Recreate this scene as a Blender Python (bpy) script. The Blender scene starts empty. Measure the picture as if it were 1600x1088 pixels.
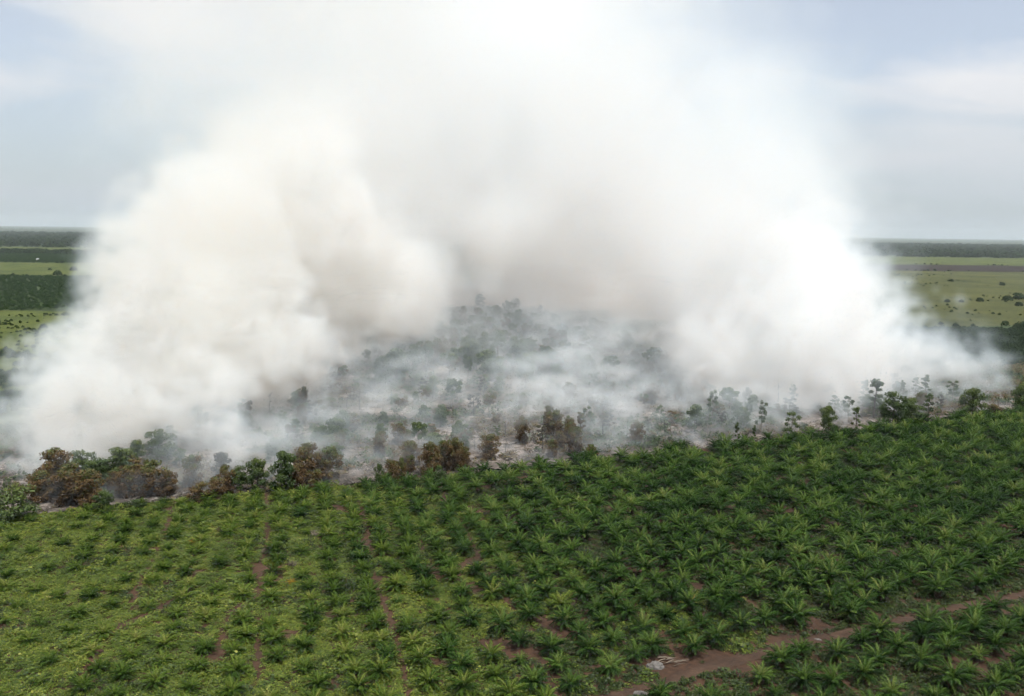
import bpy, math, random
import numpy as np
from mathutils import Matrix, Vector

sc = bpy.context.scene
COL = sc.collection

# ------------------------------------------------------------------ camera
CAM_H, FPX = 90.0, 1386.0
PITCH, ROLL = math.atan((544 - 361) / FPX), math.radians(0.79)
cam = bpy.data.cameras.new('camera')
camo = bpy.data.objects.new('camera', cam)
COL.objects.link(camo)
cam.sensor_width = 36
cam.lens = 36 * FPX / 1600
cam.clip_end = 120000
camo.location = (0, 0, CAM_H)
camo.rotation_euler = (Matrix.Rotation(math.pi / 2 - PITCH, 3, 'X') @ Matrix.Rotation(ROLL, 3, 'Z')).to_euler()
sc.camera = camo

# ------------------------------------------------------------------ sky, sun, exposure
SUN_EL, SUN_AZ = math.radians(69), math.radians(140)
world = bpy.data.worlds.new('World')
sc.world = world
world.use_nodes = True
wt = world.node_tree
bg = wt.nodes['Background']
bg.inputs[1].default_value = 0.136
sky = wt.nodes.new('ShaderNodeTexSky')
sky.sky_type = 'NISHITA'
sky.sun_disc = False
sky.sun_elevation, sky.sun_rotation = SUN_EL, SUN_AZ
sky.air_density, sky.dust_density, sky.ozone_density = 1.0, 0.6, 2.5


def wn(t, **kw):
    n = wt.nodes.new(t)
    for k, v in kw.items():
        setattr(n, k, v)
    return n


def wmath(op, a, b=None, c=None):
    n = wn('ShaderNodeMath', operation=op)
    for i, v in enumerate((a, b, c)):
        if v is None:
            continue
        if isinstance(v, (int, float)):
            n.inputs[i].default_value = v
        else:
            wt.links.new(v, n.inputs[i])
    return n.outputs[0]


CLOUD_SHIFT = 3.0
tc = wn('ShaderNodeTexCoord')
sx = wn('ShaderNodeSeparateXYZ')
wt.links.new(tc.outputs['Generated'], sx.inputs[0])
zz = wmath('ADD', wmath('MAXIMUM', sx.outputs[2], 0.0), 0.20)
cx = wmath('DIVIDE', sx.outputs[0], zz)
cy = wmath('DIVIDE', sx.outputs[1], zz)
cv = wn('ShaderNodeCombineXYZ')
wt.links.new(wmath('ADD', wmath('MULTIPLY', cx, 0.7), CLOUD_SHIFT), cv.inputs[0])
wt.links.new(cy, cv.inputs[1])
cn = wn('ShaderNodeTexNoise')
cn.inputs['Scale'].default_value = 1.15
cn.inputs['Detail'].default_value = 7
cn.inputs['Roughness'].default_value = 0.5
cn.inputs['Distortion'].default_value = 0.5
wt.links.new(cv.outputs[0], cn.inputs['Vector'])
cr = wn('ShaderNodeMapRange')
cr.inputs['From Min'].default_value, cr.inputs['From Max'].default_value = 0.42, 0.60
cr.inputs['To Min'].default_value, cr.inputs['To Max'].default_value = 0.44, 0.98
cr.clamp = True
wt.links.new(cn.outputs['Fac'], cr.inputs['Value'])
cm = wn('ShaderNodeMix', data_type='RGBA')
wt.links.new(cr.outputs[0], cm.inputs['Factor'])
wt.links.new(sky.outputs[0], cm.inputs[6])
cm.inputs[7].default_value = (7.1, 7.15, 7.35, 1)     # thin high cloud, lit by the sun
hb = wn('ShaderNodeMapRange')            # dull haze bank low over the plain, all round
hb.inputs['From Min'].default_value, hb.inputs['From Max'].default_value = 0.0, 0.17
hb.inputs['To Min'].default_value, hb.inputs['To Max'].default_value = 0.88, 0.0
wt.links.new(sx.outputs[2], hb.inputs['Value'])
hm = wn('ShaderNodeMix', data_type='RGBA')
wt.links.new(hb.outputs[0], hm.inputs['Factor'])
wt.links.new(cm.outputs[2], hm.inputs[6])
hm.inputs[7].default_value = (3.7, 4.25, 4.75, 1)
wt.links.new(hm.outputs[2], bg.inputs[0])

sun = bpy.data.lights.new('sun', 'SUN')
sun.energy = 5.0
sun.angle = math.radians(0.5)
sun.color = (1.0, 0.95, 0.87)
suno = bpy.data.objects.new('sun', sun)
COL.objects.link(suno)
SUND = Vector((math.sin(SUN_AZ) * math.cos(SUN_EL), math.cos(SUN_AZ) * math.cos(SUN_EL), math.sin(SUN_EL)))
suno.rotation_euler = SUND.to_track_quat('Z', 'Y').to_euler()

sc.view_settings.view_transform = 'Standard'
sc.view_settings.look = 'None'
sc.view_settings.gamma = 1
sc.view_settings.exposure = -0.12
sc.cycles.max_bounces = 52
sc.cycles.volume_bounces = 48
sc.cycles.diffuse_bounces = 3
sc.cycles.transmission_bounces = 3
sc.cycles.volume_step_rate = 1.9
sc.cycles.use_denoising = True
sc.cycles.use_adaptive_sampling = True
sc.cycles.adaptive_threshold = 0.06
sc.cycles.adaptive_min_samples = 12

rng = np.random.default_rng(7)
random.seed(7)

# ------------------------------------------------------------------ helpers
_fwd = np.array([0, math.cos(PITCH), -math.sin(PITCH)])
_rt = np.array([1.0, 0, 0])
_up = np.cross(_rt, _fwd)
_r2 = math.cos(ROLL) * _rt + math.sin(ROLL) * _up
_u2 = math.cos(ROLL) * _up - math.sin(ROLL) * _rt


def gp(px, py):
    """the point of the ground seen at a place in the photograph (1600 x 1088)"""
    d = (px - 800) * _r2 - (py - 544) * _u2 + FPX * _fwd
    t = -CAM_H / d[2]
    return np.array([t * d[0], t * d[1], 0.0])


def proj(p):
    q = np.asarray(p, float) - [0, 0, CAM_H]
    z = q @ _fwd
    return 800 + FPX * (q @ _r2) / z, 544 - FPX * (q @ _u2) / z


class MB:
    """collects vertices, faces and one tone value per vertex, then links ONE mesh"""

    def __init__(s):
        s.v, s.f, s.t, s.n = [], [], [], 0

    def add(s, v, f, tone=0.5):
        v = np.asarray(v, float).reshape(-1, 3)
        s.v.append(v)
        s.f.extend([tuple(int(i) + s.n for i in q) for q in f])
        s.t.append(np.broadcast_to(np.asarray(tone, float), (len(v),)))
        s.n += len(v)

    def tube(s, pts, rad, sides=6, tone=0.5, cap=True):
        pts = [np.asarray(p, float) for p in pts]
        vs, fs = [], []
        for i, p in enumerate(pts):
            a = pts[max(i - 1, 0)]
            b = pts[min(i + 1, len(pts) - 1)]
            d = (b - a) / (np.linalg.norm(b - a) + 1e-9)
            u = np.cross(d, [0.31, 0.9, 0.2] if abs(d[2]) > .9 else [0, 0, 1.0])
            u /= np.linalg.norm(u) + 1e-9
            w = np.cross(d, u)
            for k in range(sides):
                an = 2 * math.pi * k / sides
                vs.append(p + rad[i] * (u * math.cos(an) + w * math.sin(an)))
        for i in range(len(pts) - 1):
            for k in range(sides):
                k2 = (k + 1) % sides
                fs.append((i * sides + k, i * sides + k2, (i + 1) * sides + k2, (i + 1) * sides + k))
        if cap:
            fs.append(tuple(range(sides))[::-1])
            fs.append(tuple((len(pts) - 1) * sides + k for k in range(sides)))
        s.add(vs, fs, tone)

    def mesh(s, name, material, smooth=False):
        m = bpy.data.meshes.new(name)
        v = np.concatenate(s.v) if s.v else np.zeros((0, 3))
        m.from_pydata(v.tolist(), [], s.f)
        a = m.attributes.new('tone', 'FLOAT', 'POINT')
        a.data.foreach_set('value', np.concatenate(s.t).astype(np.float32))
        m.materials.append(material)
        if smooth:
            m.polygons.foreach_set('use_smooth', np.ones(len(m.polygons), bool))
        m.update()
        return m


def link(name, data, parent=None, loc=None, rz=0.0, scale=None):
    o = bpy.data.objects.new(name, data)
    COL.objects.link(o)
    if parent is not None:
        o.parent = parent
    if loc is not None:
        o.location = loc
    if rz:
        o.rotation_euler = (0, 0, rz)
    if scale is not None:
        o.scale = scale if hasattr(scale, '__len__') else (scale,) * 3
    return o


def tag(o, label=None, cat=None, group=None, kind=None):
    for k, v in (('label', label), ('category', cat), ('group', group), ('kind', kind)):
        if v:
            o[k] = v
    return o


# ------------------------------------------------------------------ materials
def new_mat(name):
    m = bpy.data.materials.new(name)
    m.use_nodes = True
    return m, m.node_tree, m.node_tree.nodes['Principled BSDF']


def ramp(nt, fac, stops):
    r = nt.nodes.new('ShaderNodeValToRGB')
    e = r.color_ramp.elements
    e[0].position, e[0].color = stops[0][0], (*stops[0][1], 1)
    e[1].position, e[1].color = stops[-1][0], (*stops[-1][1], 1)
    for p, c in stops[1:-1]:
        q = e.new(p)
        q.color = (*c, 1)
    nt.links.new(fac, r.inputs[0])
    return r.outputs[0]


def noise(nt, scale, detail=4, rough=.55, vec=None, dist=0.0):
    n = nt.nodes.new('ShaderNodeTexNoise')
    n.inputs['Scale'].default_value = scale
    n.inputs['Detail'].default_value = detail
    n.inputs['Roughness'].default_value = rough
    n.inputs['Distortion'].default_value = dist
    if vec is None:
        g = nt.nodes.new('ShaderNodeNewGeometry')
        vec = g.outputs['Position']
    nt.links.new(vec, n.inputs['Vector'])
    return n.outputs['Fac']


def nmath(nt, op, a, b=None):
    n = nt.nodes.new('ShaderNodeMath')
    n.operation = op
    for i, v in enumerate((a, b)):
        if v is None:
            continue
        if isinstance(v, (int, float)):
            n.inputs[i].default_value = v
        else:
            nt.links.new(v, n.inputs[i])
    return n.outputs[0]


def nmix(nt, f, a, b, blend='MIX'):
    n = nt.nodes.new('ShaderNodeMix')
    n.data_type = 'RGBA'
    n.blend_type = blend
    for s, v in ((n.inputs['Factor'], f), (n.inputs[6], a), (n.inputs[7], b)):
        if isinstance(v, (int, float)):
            s.default_value = v
        elif isinstance(v, tuple):
            s.default_value = (*v, 1)
        else:
            nt.links.new(v, s)
    return n.outputs[2]


def leaf_mat(name, stops, vary=.25, patch=None, rough=.5, trans=.25, spec=.35):
    """foliage: colour from each leaf's own tone, shifted from plant to plant"""
    m, nt, b = new_mat(name)
    at = nt.nodes.new('ShaderNodeAttribute')
    at.attribute_name = 'tone'
    oi = nt.nodes.new('ShaderNodeObjectInfo')
    f = nmath(nt, 'ADD', at.outputs['Fac'], nmath(nt, 'MULTIPLY', nmath(nt, 'SUBTRACT', oi.outputs['Random'], .5), vary))
    if patch:
        f = nmath(nt, 'ADD', f, nmath(nt, 'MULTIPLY', nmath(nt, 'SUBTRACT', noise(nt, patch[0], 3), .5), patch[1]))
    c = ramp(nt, f, stops)
    nt.links.new(c, b.inputs['Base Color'])
    b.inputs['Roughness'].default_value = rough
    b.inputs['Specular IOR Level'].default_value = spec
    if trans:
        tr = nt.nodes.new('ShaderNodeBsdfTranslucent')
        nt.links.new(c, tr.inputs['Color'])
        mx = nt.nodes.new('ShaderNodeMixShader')
        mx.inputs[0].default_value = trans
        nt.links.new(b.outputs[0], mx.inputs[1])
        nt.links.new(tr.outputs[0], mx.inputs[2])
        nt.links.new(mx.outputs[0], nt.nodes['Material Output'].inputs['Surface'])
    return m


def ground_mat(name, stops, s1, s2, rough=.95, bump=0.0, w=.5, d1=4, d2=5):
    """soil, ash or grass: two sizes of noise blended into one colour ramp"""
    m, nt, b = new_mat(name)
    a, c = noise(nt, s1, d1, dist=.3), noise(nt, s2, d2)
    f = nmath(nt, 'ADD', nmath(nt, 'MULTIPLY', a, 1 - w), nmath(nt, 'MULTIPLY', c, w))
    nt.links.new(ramp(nt, f, stops), b.inputs['Base Color'])
    b.inputs['Roughness'].default_value = rough
    b.inputs['Specular IOR Level'].default_value = .15
    if bump:
        bp = nt.nodes.new('ShaderNodeBump')
        bp.inputs['Strength'].default_value = .8
        bp.inputs['Distance'].default_value = bump
        nt.links.new(c, bp.inputs['Height'])
        nt.links.new(bp.outputs[0], b.inputs['Normal'])
    return m


M = {}
PALM_STOPS = [(0.0, (.015, .035, .007)), (.35, (.045, .092, .014)), (.6, (.105, .17, .023)), (.85, (.19, .235, .045)), (1.0, (.30, .30, .09))]  # dark and pale stops put shade and highlight contrast into the frond colour
M['palm'] = leaf_mat('palm_frond', PALM_STOPS, vary=.5, patch=(.02, .35), rough=.6, trans=.16, spec=.12)
M['palm_mature'] = leaf_mat('mature_palm_frond', [(0.0, (.004, .015, .003)), (.35, (.018, .054, .008)), (.6, (.058, .122, .018)), (.85, (.14, .21, .04)), (1.0, (.28, .30, .09))], vary=.45, patch=(.03, .3), rough=.55, trans=.14, spec=.18)  # darker green of mature fronds; the pale end has highlights put into it
M['palm_yellow'] = leaf_mat('palm_frond_yellowed', [(0, (.10, .07, .01)), (.5, (.34, .20, .02)), (1, (.45, .33, .05))], rough=.5)
M['palm_trunk'] = leaf_mat('palm_trunk', [(0, (.035, .024, .015)), (1, (.11, .075, .045))], trans=0, rough=.9)
M['cover'] = leaf_mat('creeper_leaf', [(0, (.022, .046, .008)), (.4, (.085, .138, .016)), (.7, (.17, .215, .026)), (1, (.32, .33, .06))], vary=.3, patch=(.06, .9), trans=.3, rough=.5)
M['fern'] = leaf_mat('fern_leaf', [(0, (.008, .02, .005)), (.5, (.028, .054, .009)), (1, (.09, .12, .02))], vary=.3, patch=(.06, .4), trans=.25)  # kept extra dark: shade between the palms is put into the leaf colour
M['tree_green'] = leaf_mat('green_leaf', [(0, (.012, .028, .008)), (.5, (.046, .084, .018)), (1, (.115, .15, .032))], vary=.35, trans=.18, rough=.55)
M['tree_scorched'] = leaf_mat('scorched_leaf', [(0, (.034, .021, .010)), (.25, (.092, .054, .022)), (.5, (.14, .09, .032)), (.64, (.10, .098, .028)), (1, (.075, .125, .03))], vary=.24, trans=.15, rough=.7)
M['tree_grey'] = leaf_mat('ashen_leaf', [(0, (.03, .028, .024)), (.5, (.07, .062, .05)), (1, (.07, .085, .045))], vary=.3, trans=.15, rough=.8)
M['bark'] = leaf_mat('bark', [(0, (.025, .02, .016)), (.5, (.075, .06, .048)), (1, (.30, .27, .23))], vary=.3, trans=0, rough=.9)
M['char'] = leaf_mat('charred_wood', [(0, (.012, .011, .010)), (.6, (.04, .034, .03)), (1, (.26, .24, .22))], vary=.5, trans=0, rough=.95)
M['dead_twig'] = leaf_mat('dead_twig', [(0, (.10, .08, .06)), (1, (.28, .24, .19))], vary=.2, trans=0, rough=.9)
M['rubble'] = leaf_mat('rubble', [(0, (.05, .045, .04)), (1, (.17, .16, .15))], vary=.2, patch=(1.5, .6), trans=0, rough=.95)
M['far_leaf'] = leaf_mat('far_leaf', [(0, (.006, .015, .006)), (.5, (.014, .03, .010)), (1, (.03, .052, .016))], vary=.5, trans=.1, rough=1, spec=.02)
M['far_palm'] = leaf_mat('far_palm', [(0, (.012, .034, .010)), (.5, (.026, .062, .016)), (1, (.06, .105, .026))], vary=.4, trans=.1, rough=.8, spec=.05)

# ------------------------------------------------------------------ the land
EDGE = np.array([(-400, 152), (-157, 264), (-124, 279), (-86, 294), (-23, 318), (39, 343), (82, 366), (147, 396), (204, 425), (271, 461), (420, 532)], float)
EDIR = np.array([.907, .42])          # along the plantation's edge and the dirt track
ENRM = np.array([-.42, .907])


def edge_y(x):
    return np.interp(x, EDGE[:, 0], EDGE[:, 1])


def sheet(name, outline, z, material, jitter=0.0, step=12.0):
    """a flat sheet of land with an uneven outline"""
    pts = []
    r = np.random.default_rng(abs(hash(name)) % 1000 if False else len(name) * 31)
    o = [np.array(p, float) for p in outline]
    for a, b in zip(o, o[1:] + o[:1]):
        n = max(1, int(np.linalg.norm(b - a) / step)) if jitter else 1
        n = min(n, 200)
        for i in range(n):
            p = a + (b - a) * i / n
            pts.append(p + (r.normal(0, jitter, 2) if jitter and i else 0))
    m = bpy.data.meshes.new(name)
    m.from_pydata([(p[0], p[1], z) for p in pts], [], [tuple(range(len(pts)))])
    m.materials.append(material)
    m.update()
    if m.polygons[0].normal.z < 0:
        m.flip_normals()
    return tag(link(name, m), kind='structure')


G = 42000
sheet('ground', [(-G, -G), (G, -G), (G, G), (-G, G)], -.6,
      ground_mat('far_ground', [(.35, (.022, .036, .018)), (.5, (.033, .052, .022)), (.62, (.055, .075, .03))], .0011, .012, w=.45))
M['grass_light'] = ground_mat('light_grass', [(.36, (.022, .036, .009)), (.46, (.050, .070, .014)), (.54, (.074, .092, .019)), (.66, (.10, .112, .026))], .012, .25, bump=.5)
M['grass_olive'] = ground_mat('olive_grass', [(.36, (.024, .032, .010)), (.46, (.048, .056, .015)), (.54, (.068, .073, .020)), (.66, (.092, .094, .028))], .009, .2, bump=.5)
M['peat'] = ground_mat('bare_peat', [(.3, (.012, .009, .007)), (.6, (.028, .019, .014))], .02, .2)
M['grass_dark'] = ground_mat('dark_grass', [(.3, (.018, .036, .012)), (.6, (.045, .072, .02))], .02, .3, bump=.4)
# west of the fire, one field behind the other
sheet('grass_field', [(-60, 480), (-60, 930), (-1500, 930), (-1500, 0), (-330, 130), (-240, 250), (-215, 330)], -.5, M['grass_light'], 3)
sheet('plantation_ground', [(-60, 935), (-60, 1560), (-2500, 1560), (-2500, 850), (-700, 850), (-420, 990)], -.4, M['grass_dark'], 4, 30)
sheet('grass_field', [(-60, 1570), (-60, 2110), (-3000, 2110), (-3000, 1560)], -.45, M['grass_light'], 6, 60)
sheet('plantation_ground', [(-60, 2115), (-60, 2720), (-4000, 2720), (-4000, 2105)], -.42, M['grass_dark'], 8, 60)
sheet('grass_field', [(-60, 3050), (-60, 3560), (-5000, 3560), (-5000, 3050)], -.45, M['grass_light'], 12, 90)
# east of it
sheet('scrub_ground', [(60, 560), (60, 890), (1600, 960), (1600, 430), (420, 545)], -.5, M['grass_dark'], 4)
sheet('olive_field', [(60, 895), (60, 2330), (4000, 2430), (4000, 1000), (1600, 965)], -.48, M['grass_olive'], 8, 50)
sheet('peat_field', [(60, 2335), (60, 2860), (5000, 2990), (5000, 2470)], -.46, M['peat'], 10, 60)
sheet('grass_field', [(60, 2870), (60, 3900), (6000, 4060), (6000, 3000)], -.44, M['grass_light'], 16, 90)

# burnt ground under the trees: ash, char and scorched litter
m, nt, b = new_mat('ash')
n1, n2, n3 = noise(nt, .035, 4, dist=.6), noise(nt, .35, 6, .65), noise(nt, 2.2, 4, .7)
f = nmath(nt, 'ADD', nmath(nt, 'MULTIPLY', n1, .4), nmath(nt, 'ADD', nmath(nt, 'MULTIPLY', n2, .38), nmath(nt, 'MULTIPLY', n3, .22)))
nt.links.new(ramp(nt, f, [(.36, (.02, .017, .014)), (.46, (.05, .041, .033)), (.52, (.12, .10, .085)), (.57, (.25, .22, .20)), (.66, (.44, .42, .40))]), b.inputs['Base Color'])
b.inputs['Roughness'].default_value = 1
bp = nt.nodes.new('ShaderNodeBump')
bp.inputs['Distance'].default_value = .5
nt.links.new(n2, bp.inputs['Height'])
nt.links.new(bp.outputs[0], b.inputs['Normal'])
burn = [(x, y + 1) for x, y in EDGE[1:10]] + [(330, 640), (330, 900), (200, 1150), (-260, 1150), (-330, 760), (-230, 420), (-190, 318)]
sheet('burnt_ground', burn, -.2, m, 1.6, 9)

# the plantation's red-brown soil
m, nt, b = new_mat('red_soil')
n1, n2, n3 = noise(nt, .06, 4), noise(nt, .7, 5, .6), noise(nt, 4.0, 3, .6)
f = nmath(nt, 'ADD', nmath(nt, 'MULTIPLY', n1, .35), nmath(nt, 'ADD', nmath(nt, 'MULTIPLY', n2, .4), nmath(nt, 'MULTIPLY', n3, .25)))
nt.links.new(ramp(nt, f, [(.32, (.014, .009, .006)), (.47, (.040, .019, .009)), (.58, (.068, .032, .015)), (.7, (.10, .056, .03))]), b.inputs['Base Color'])
b.inputs['Roughness'].default_value = 1
bp = nt.nodes.new('ShaderNodeBump')
bp.inputs['Distance'].default_value = .3
nt.links.new(n2, bp.inputs['Height'])
nt.links.new(bp.outputs[0], b.inputs['Normal'])
sheet('plantation_soil', [tuple(p) for p in EDGE] + [(420, 60), (420, -60), (-400, -60)], 0, m, .8, 8)

# the dirt track
TRACK = [(-6, 150), (21, 163), (34, 170.5), (57, 183), (82, 194.5), (101, 203), (131, 216), (175, 237), (240, 268)]


def track_y(x):
    return np.interp(x, [p[0] for p in TRACK], [p[1] for p in TRACK])


m, nt, b = new_mat('track_dirt')
n1, n2 = noise(nt, .25, 5, .6), noise(nt, 2.5, 5, .65)
f = nmath(nt, 'ADD', nmath(nt, 'MULTIPLY', n1, .55), nmath(nt, 'MULTIPLY', n2, .45))
nt.links.new(ramp(nt, f, [(.33, (.018, .010, .006)), (.48, (.042, .022, .012)), (.6, (.068, .038, .022)), (.72, (.13, .085, .055))]), b.inputs['Base Color'])
b.inputs['Roughness'].default_value = 1
bp = nt.nodes.new('ShaderNodeBump')
bp.inputs['Distance'].default_value = .25
nt.links.new(n1, bp.inputs['Height'])
nt.links.new(bp.outputs[0], b.inputs['Normal'])
mb = MB()
L, prof = [], [(-1.9, .02), (-1.45, .09), (-.95, -.0), (-.5, .02), (0, .14), (.5, .02), (.95, .0), (1.45, .09), (1.9, .02)]
tx = np.arange(-6, 240, 1.6)
for i, x in enumerate(tx):
    y = track_y(x) + .5 * math.sin(x * .13) + .3 * math.sin(x * .31 + 1)
    for k, (w_, z_) in enumerate(prof):
        e = rng.normal(0, .28) if k in (0, 8) else rng.normal(0, .06)
        L.append((x + ENRM[0] * (w_ + e), y + ENRM[1] * (w_ + e), .04 + max(-.02, z_ + rng.normal(0, .02))))
nn = len(prof)
mb.add(L, [(i * nn + k, (i + 1) * nn + k, (i + 1) * nn + k + 1, i * nn + k + 1)[::-1] for i in range(len(tx) - 1) for k in range(nn - 1)])
tag(link('dirt_track', mb.mesh('dirt_track', m, True)), kind='structure')


# ------------------------------------------------------------------ scattering for stuff (points + instances)
def scatter(name, pos, rot, scl, idx, meshes, label=None, cat=None, tilt=None):
    src = bpy.data.collections.new(name + '_source')
    for i, me in enumerate(meshes):
        src.objects.link(bpy.data.objects.new('%s_%02d' % (name + '_source', i), me))
    n = len(pos)
    me = bpy.data.meshes.new(name)
    me.vertices.add(n)
    me.vertices.foreach_set('co', np.asarray(pos, np.float32).ravel())
    r = np.zeros((n, 3), np.float32)
    r[:, 2] = rot
    if tilt is not None:
        r[:, :2] = tilt
    a = me.attributes.new('rot', 'FLOAT_VECTOR', 'POINT')
    a.data.foreach_set('vector', r.ravel())
    s = np.asarray(scl, np.float32)
    if s.ndim == 1:
        s = np.repeat(s[:, None], 3, 1)
    a = me.attributes.new('scl', 'FLOAT_VECTOR', 'POINT')
    a.data.foreach_set('vector', np.ascontiguousarray(s).ravel())
    a = me.attributes.new('idx', 'INT', 'POINT')
    a.data.foreach_set('value', np.asarray(idx, np.int32))
    o = link(name, me)
    g = bpy.data.node_groups.new(name, 'GeometryNodeTree')
    g.interface.new_socket('Geometry', in_out='INPUT', socket_type='NodeSocketGeometry')
    g.interface.new_socket('Geometry', in_out='OUTPUT', socket_type='NodeSocketGeometry')
    gi, go = g.nodes.new('NodeGroupInput'), g.nodes.new('NodeGroupOutput')
    ci = g.nodes.new('GeometryNodeCollectionInfo')
    ci.inputs['Collection'].default_value = src
    ci.inputs['Separate Children'].default_value = True
    ci.inputs['Reset Children'].default_value = True
    ip = g.nodes.new('GeometryNodeInstanceOnPoints')
    g.links.new(gi.outputs[0], ip.inputs['Points'])
    g.links.new(ci.outputs[0], ip.inputs['Instance'])
    ip.inputs['Pick Instance'].default_value = True
    for nm, ty, sock in (('idx', 'INT', 'Instance Index'), ('rot', 'FLOAT_VECTOR', 'Rotation'), ('scl', 'FLOAT_VECTOR', 'Scale')):
        na = g.nodes.new('GeometryNodeInputNamedAttribute')
        na.data_type = ty
        na.inputs['Name'].default_value = nm
        g.links.new(na.outputs['Attribute'], ip.inputs[sock])
    g.links.new(ip.outputs[0], go.inputs[0])
    o.modifiers.new('scatter', 'NODES').node_group = g
    return tag(o, label, cat, kind='stuff')


# ------------------------------------------------------------------ oil palms
def frond_geo(seed, length, droop, lw, tone):
    """one feathered frond along +X, arching down; returns verts, faces, tones"""
    r = np.random.default_rng(seed)
    mb = MB()
    n = 6
    ss = np.linspace(0, 1, n + 1)
    ang = -droop * ss ** 1.4
    dx = np.concatenate([[0], np.cumsum(np.cos(ang[:-1]) * length / n)])
    dz = np.concatenate([[0], np.cumsum(np.sin(ang[:-1]) * length / n)])
    side = r.normal(0, .05) * length * ss ** 2
    P = np.stack([dx, side, dz], 1)
    rw = .07 * (1 - ss) + .012
    vs = np.concatenate([P + np.c_[np.zeros(n + 1), rw, np.zeros(n + 1)], P + np.c_[np.zeros(n + 1), -rw, np.zeros(n + 1)]])
    mb.add(vs, [(i, i + 1, n + 2 + i, n + 1 + i) for i in range(n)], tone + .12)
    for sgn in (-1, 1):
        m = 17
        for k in range(m):
            s = .14 + .86 * (k + r.uniform(-.3, .3)) / (m - 1)
            s = min(max(s, .12), 1)
            p = np.array([np.interp(s, ss, P[:, j]) for j in range(3)])
            ll = lw * (math.sin(math.pi * (.12 + .80 * s)) ** .7) * r.uniform(.85, 1.1)
            a = math.radians(62 - 34 * s) + r.normal(0, .1)
            el = r.uniform(-.55, .12)
            t = np.interp(s, ss, ang)
            fw = np.array([math.cos(t), 0, math.sin(t)])
            up = np.array([-math.sin(t), 0, math.cos(t)])
            d = math.cos(a) * fw + math.sin(a) * (np.array([0, sgn, 0]) * math.cos(el) + up * math.sin(el))
            w = fw * .095 * length / 3.6
            tip = p + d * ll + np.array([0, 0, -.22 * ll])
            mid = p + d * ll * .55 + np.array([0, 0, .02])
            tt = tone + r.normal(0, .07)
            mb.add([p - w * .4, p + w * .4, mid + w * .62, tip, mid - w * .62], [(0, 1, 2, 3, 4)], [tt - .05, tt - .05, tt + .03, tt + .06, tt + .03])
    return np.concatenate(mb.v), mb.f, np.concatenate(mb.t)


FROND = [frond_geo(1, 3.5, .55, .66, .66), frond_geo(2, 3.7, .95, .84, .46), frond_geo(3, 3.6, 1.05, .86, .22), frond_geo(4, 3.3, .95, .66, .55)]  # upright paler, lower dark: shade put into the colour; oldest fronds pale by age


def mesh_from(name, v, f, t, material):
    mb = MB()
    mb.add(v, f, t)
    return mb.mesh(name, material)


FROND_MESH = [mesh_from('frond', *F, M['palm']) for F in FROND]


def crown_plan(seed, young=False):
    """list of (frond kind, matrix): a spiral of fronds from upright to hanging"""
    r = np.random.default_rng(100 + seed)
    out = []
    n = int(r.integers(34, 44)) if not young else int(r.integers(18, 24))
    for i in range(n):
        s = i / (n - 1)
        az = i * 2.39996 + r.normal(0, .18)
        inc = math.radians(85 - 82 * s ** .9 + r.normal(0, 7))
        kind = 0 if s < .2 else (1 if s < .55 else (2 if s < .86 else 3))
        l = (.72 + .5 * math.sin(math.pi * min(1, .2 + s * .62))) * r.uniform(.85, 1.08) * (.78 if s < .08 else 1)
        m = Matrix.Translation((0, 0, .12 * (1 - s))) @ Matrix.Rotation(az, 4, 'Z') @ Matrix.Rotation(-inc, 4, 'Y') @ Matrix.Rotation(r.normal(0, .25), 4, 'X') @ Matrix.Scale(l * .82, 4)
        out.append((kind, m))
    return out


NV = 8
PLANS = [crown_plan(i, i >= 6) for i in range(NV)]


def bake_crown(plan, material, every=1):
    mb = MB()
    for kind, m in plan[::every]:
        v, f, t = FROND[kind]
        a = np.array(m)
        mb.add(v @ a[:3, :3].T + a[:3, 3], f, t)
    return mb.mesh('crown', material)


CROWN_MESH = [bake_crown(p, M['palm']) for p in PLANS]
CROWN_MATURE = [bake_crown(p, M['palm_mature']) for p in PLANS]
FROND_MATURE = [mesh_from('frond', *F, M['palm_mature']) for F in FROND]
CROWN_YELLOW = bake_crown(PLANS[6], M['palm_yellow'])


def palm_trunk(seed):
    r = np.random.default_rng(seed)
    mb = MB()
    z = np.linspace(-.15, 1.0, 7)
    mb.tube([(0, 0, q) for q in z], [.42, .44, .38, .42, .36, .38, .2], 9, np.repeat(r.uniform(.2, .8, 7), 9))
    for i in range(14):                       # cut leaf bases round the stem
        a, h = i * 2.4, .1 + .055 * i
        c = np.array([math.cos(a), math.sin(a), 0])
        mb.tube([c * .32 + [0, 0, h], c * .62 + [0, 0, h + .26]], [.11, .05], 4, r.uniform(.3, 1))
    return mb.mesh('trunk', M['palm_trunk'])


TRUNK_MESH = [palm_trunk(s) for s in range(3)]


def wobble(x, y, s, ph=0.0):
    """smooth pseudo-noise in -1..1 for laying out patches"""
    return (np.sin(x / s + 1.7 * np.sin(y / s * .8 + ph) + ph * 2.1) + np.sin(y / s * 1.1 + 1.3 * np.sin(x / s * .9 - ph) + 1.1)
            + .5 * np.sin((x + y) / s * 2.3 + ph * 3) + .5 * np.sin((x - y) / s * 2.1 - ph)) / 3.0


def across(x, y):
    return x * EDIR[0] + y * EDIR[1]


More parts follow.
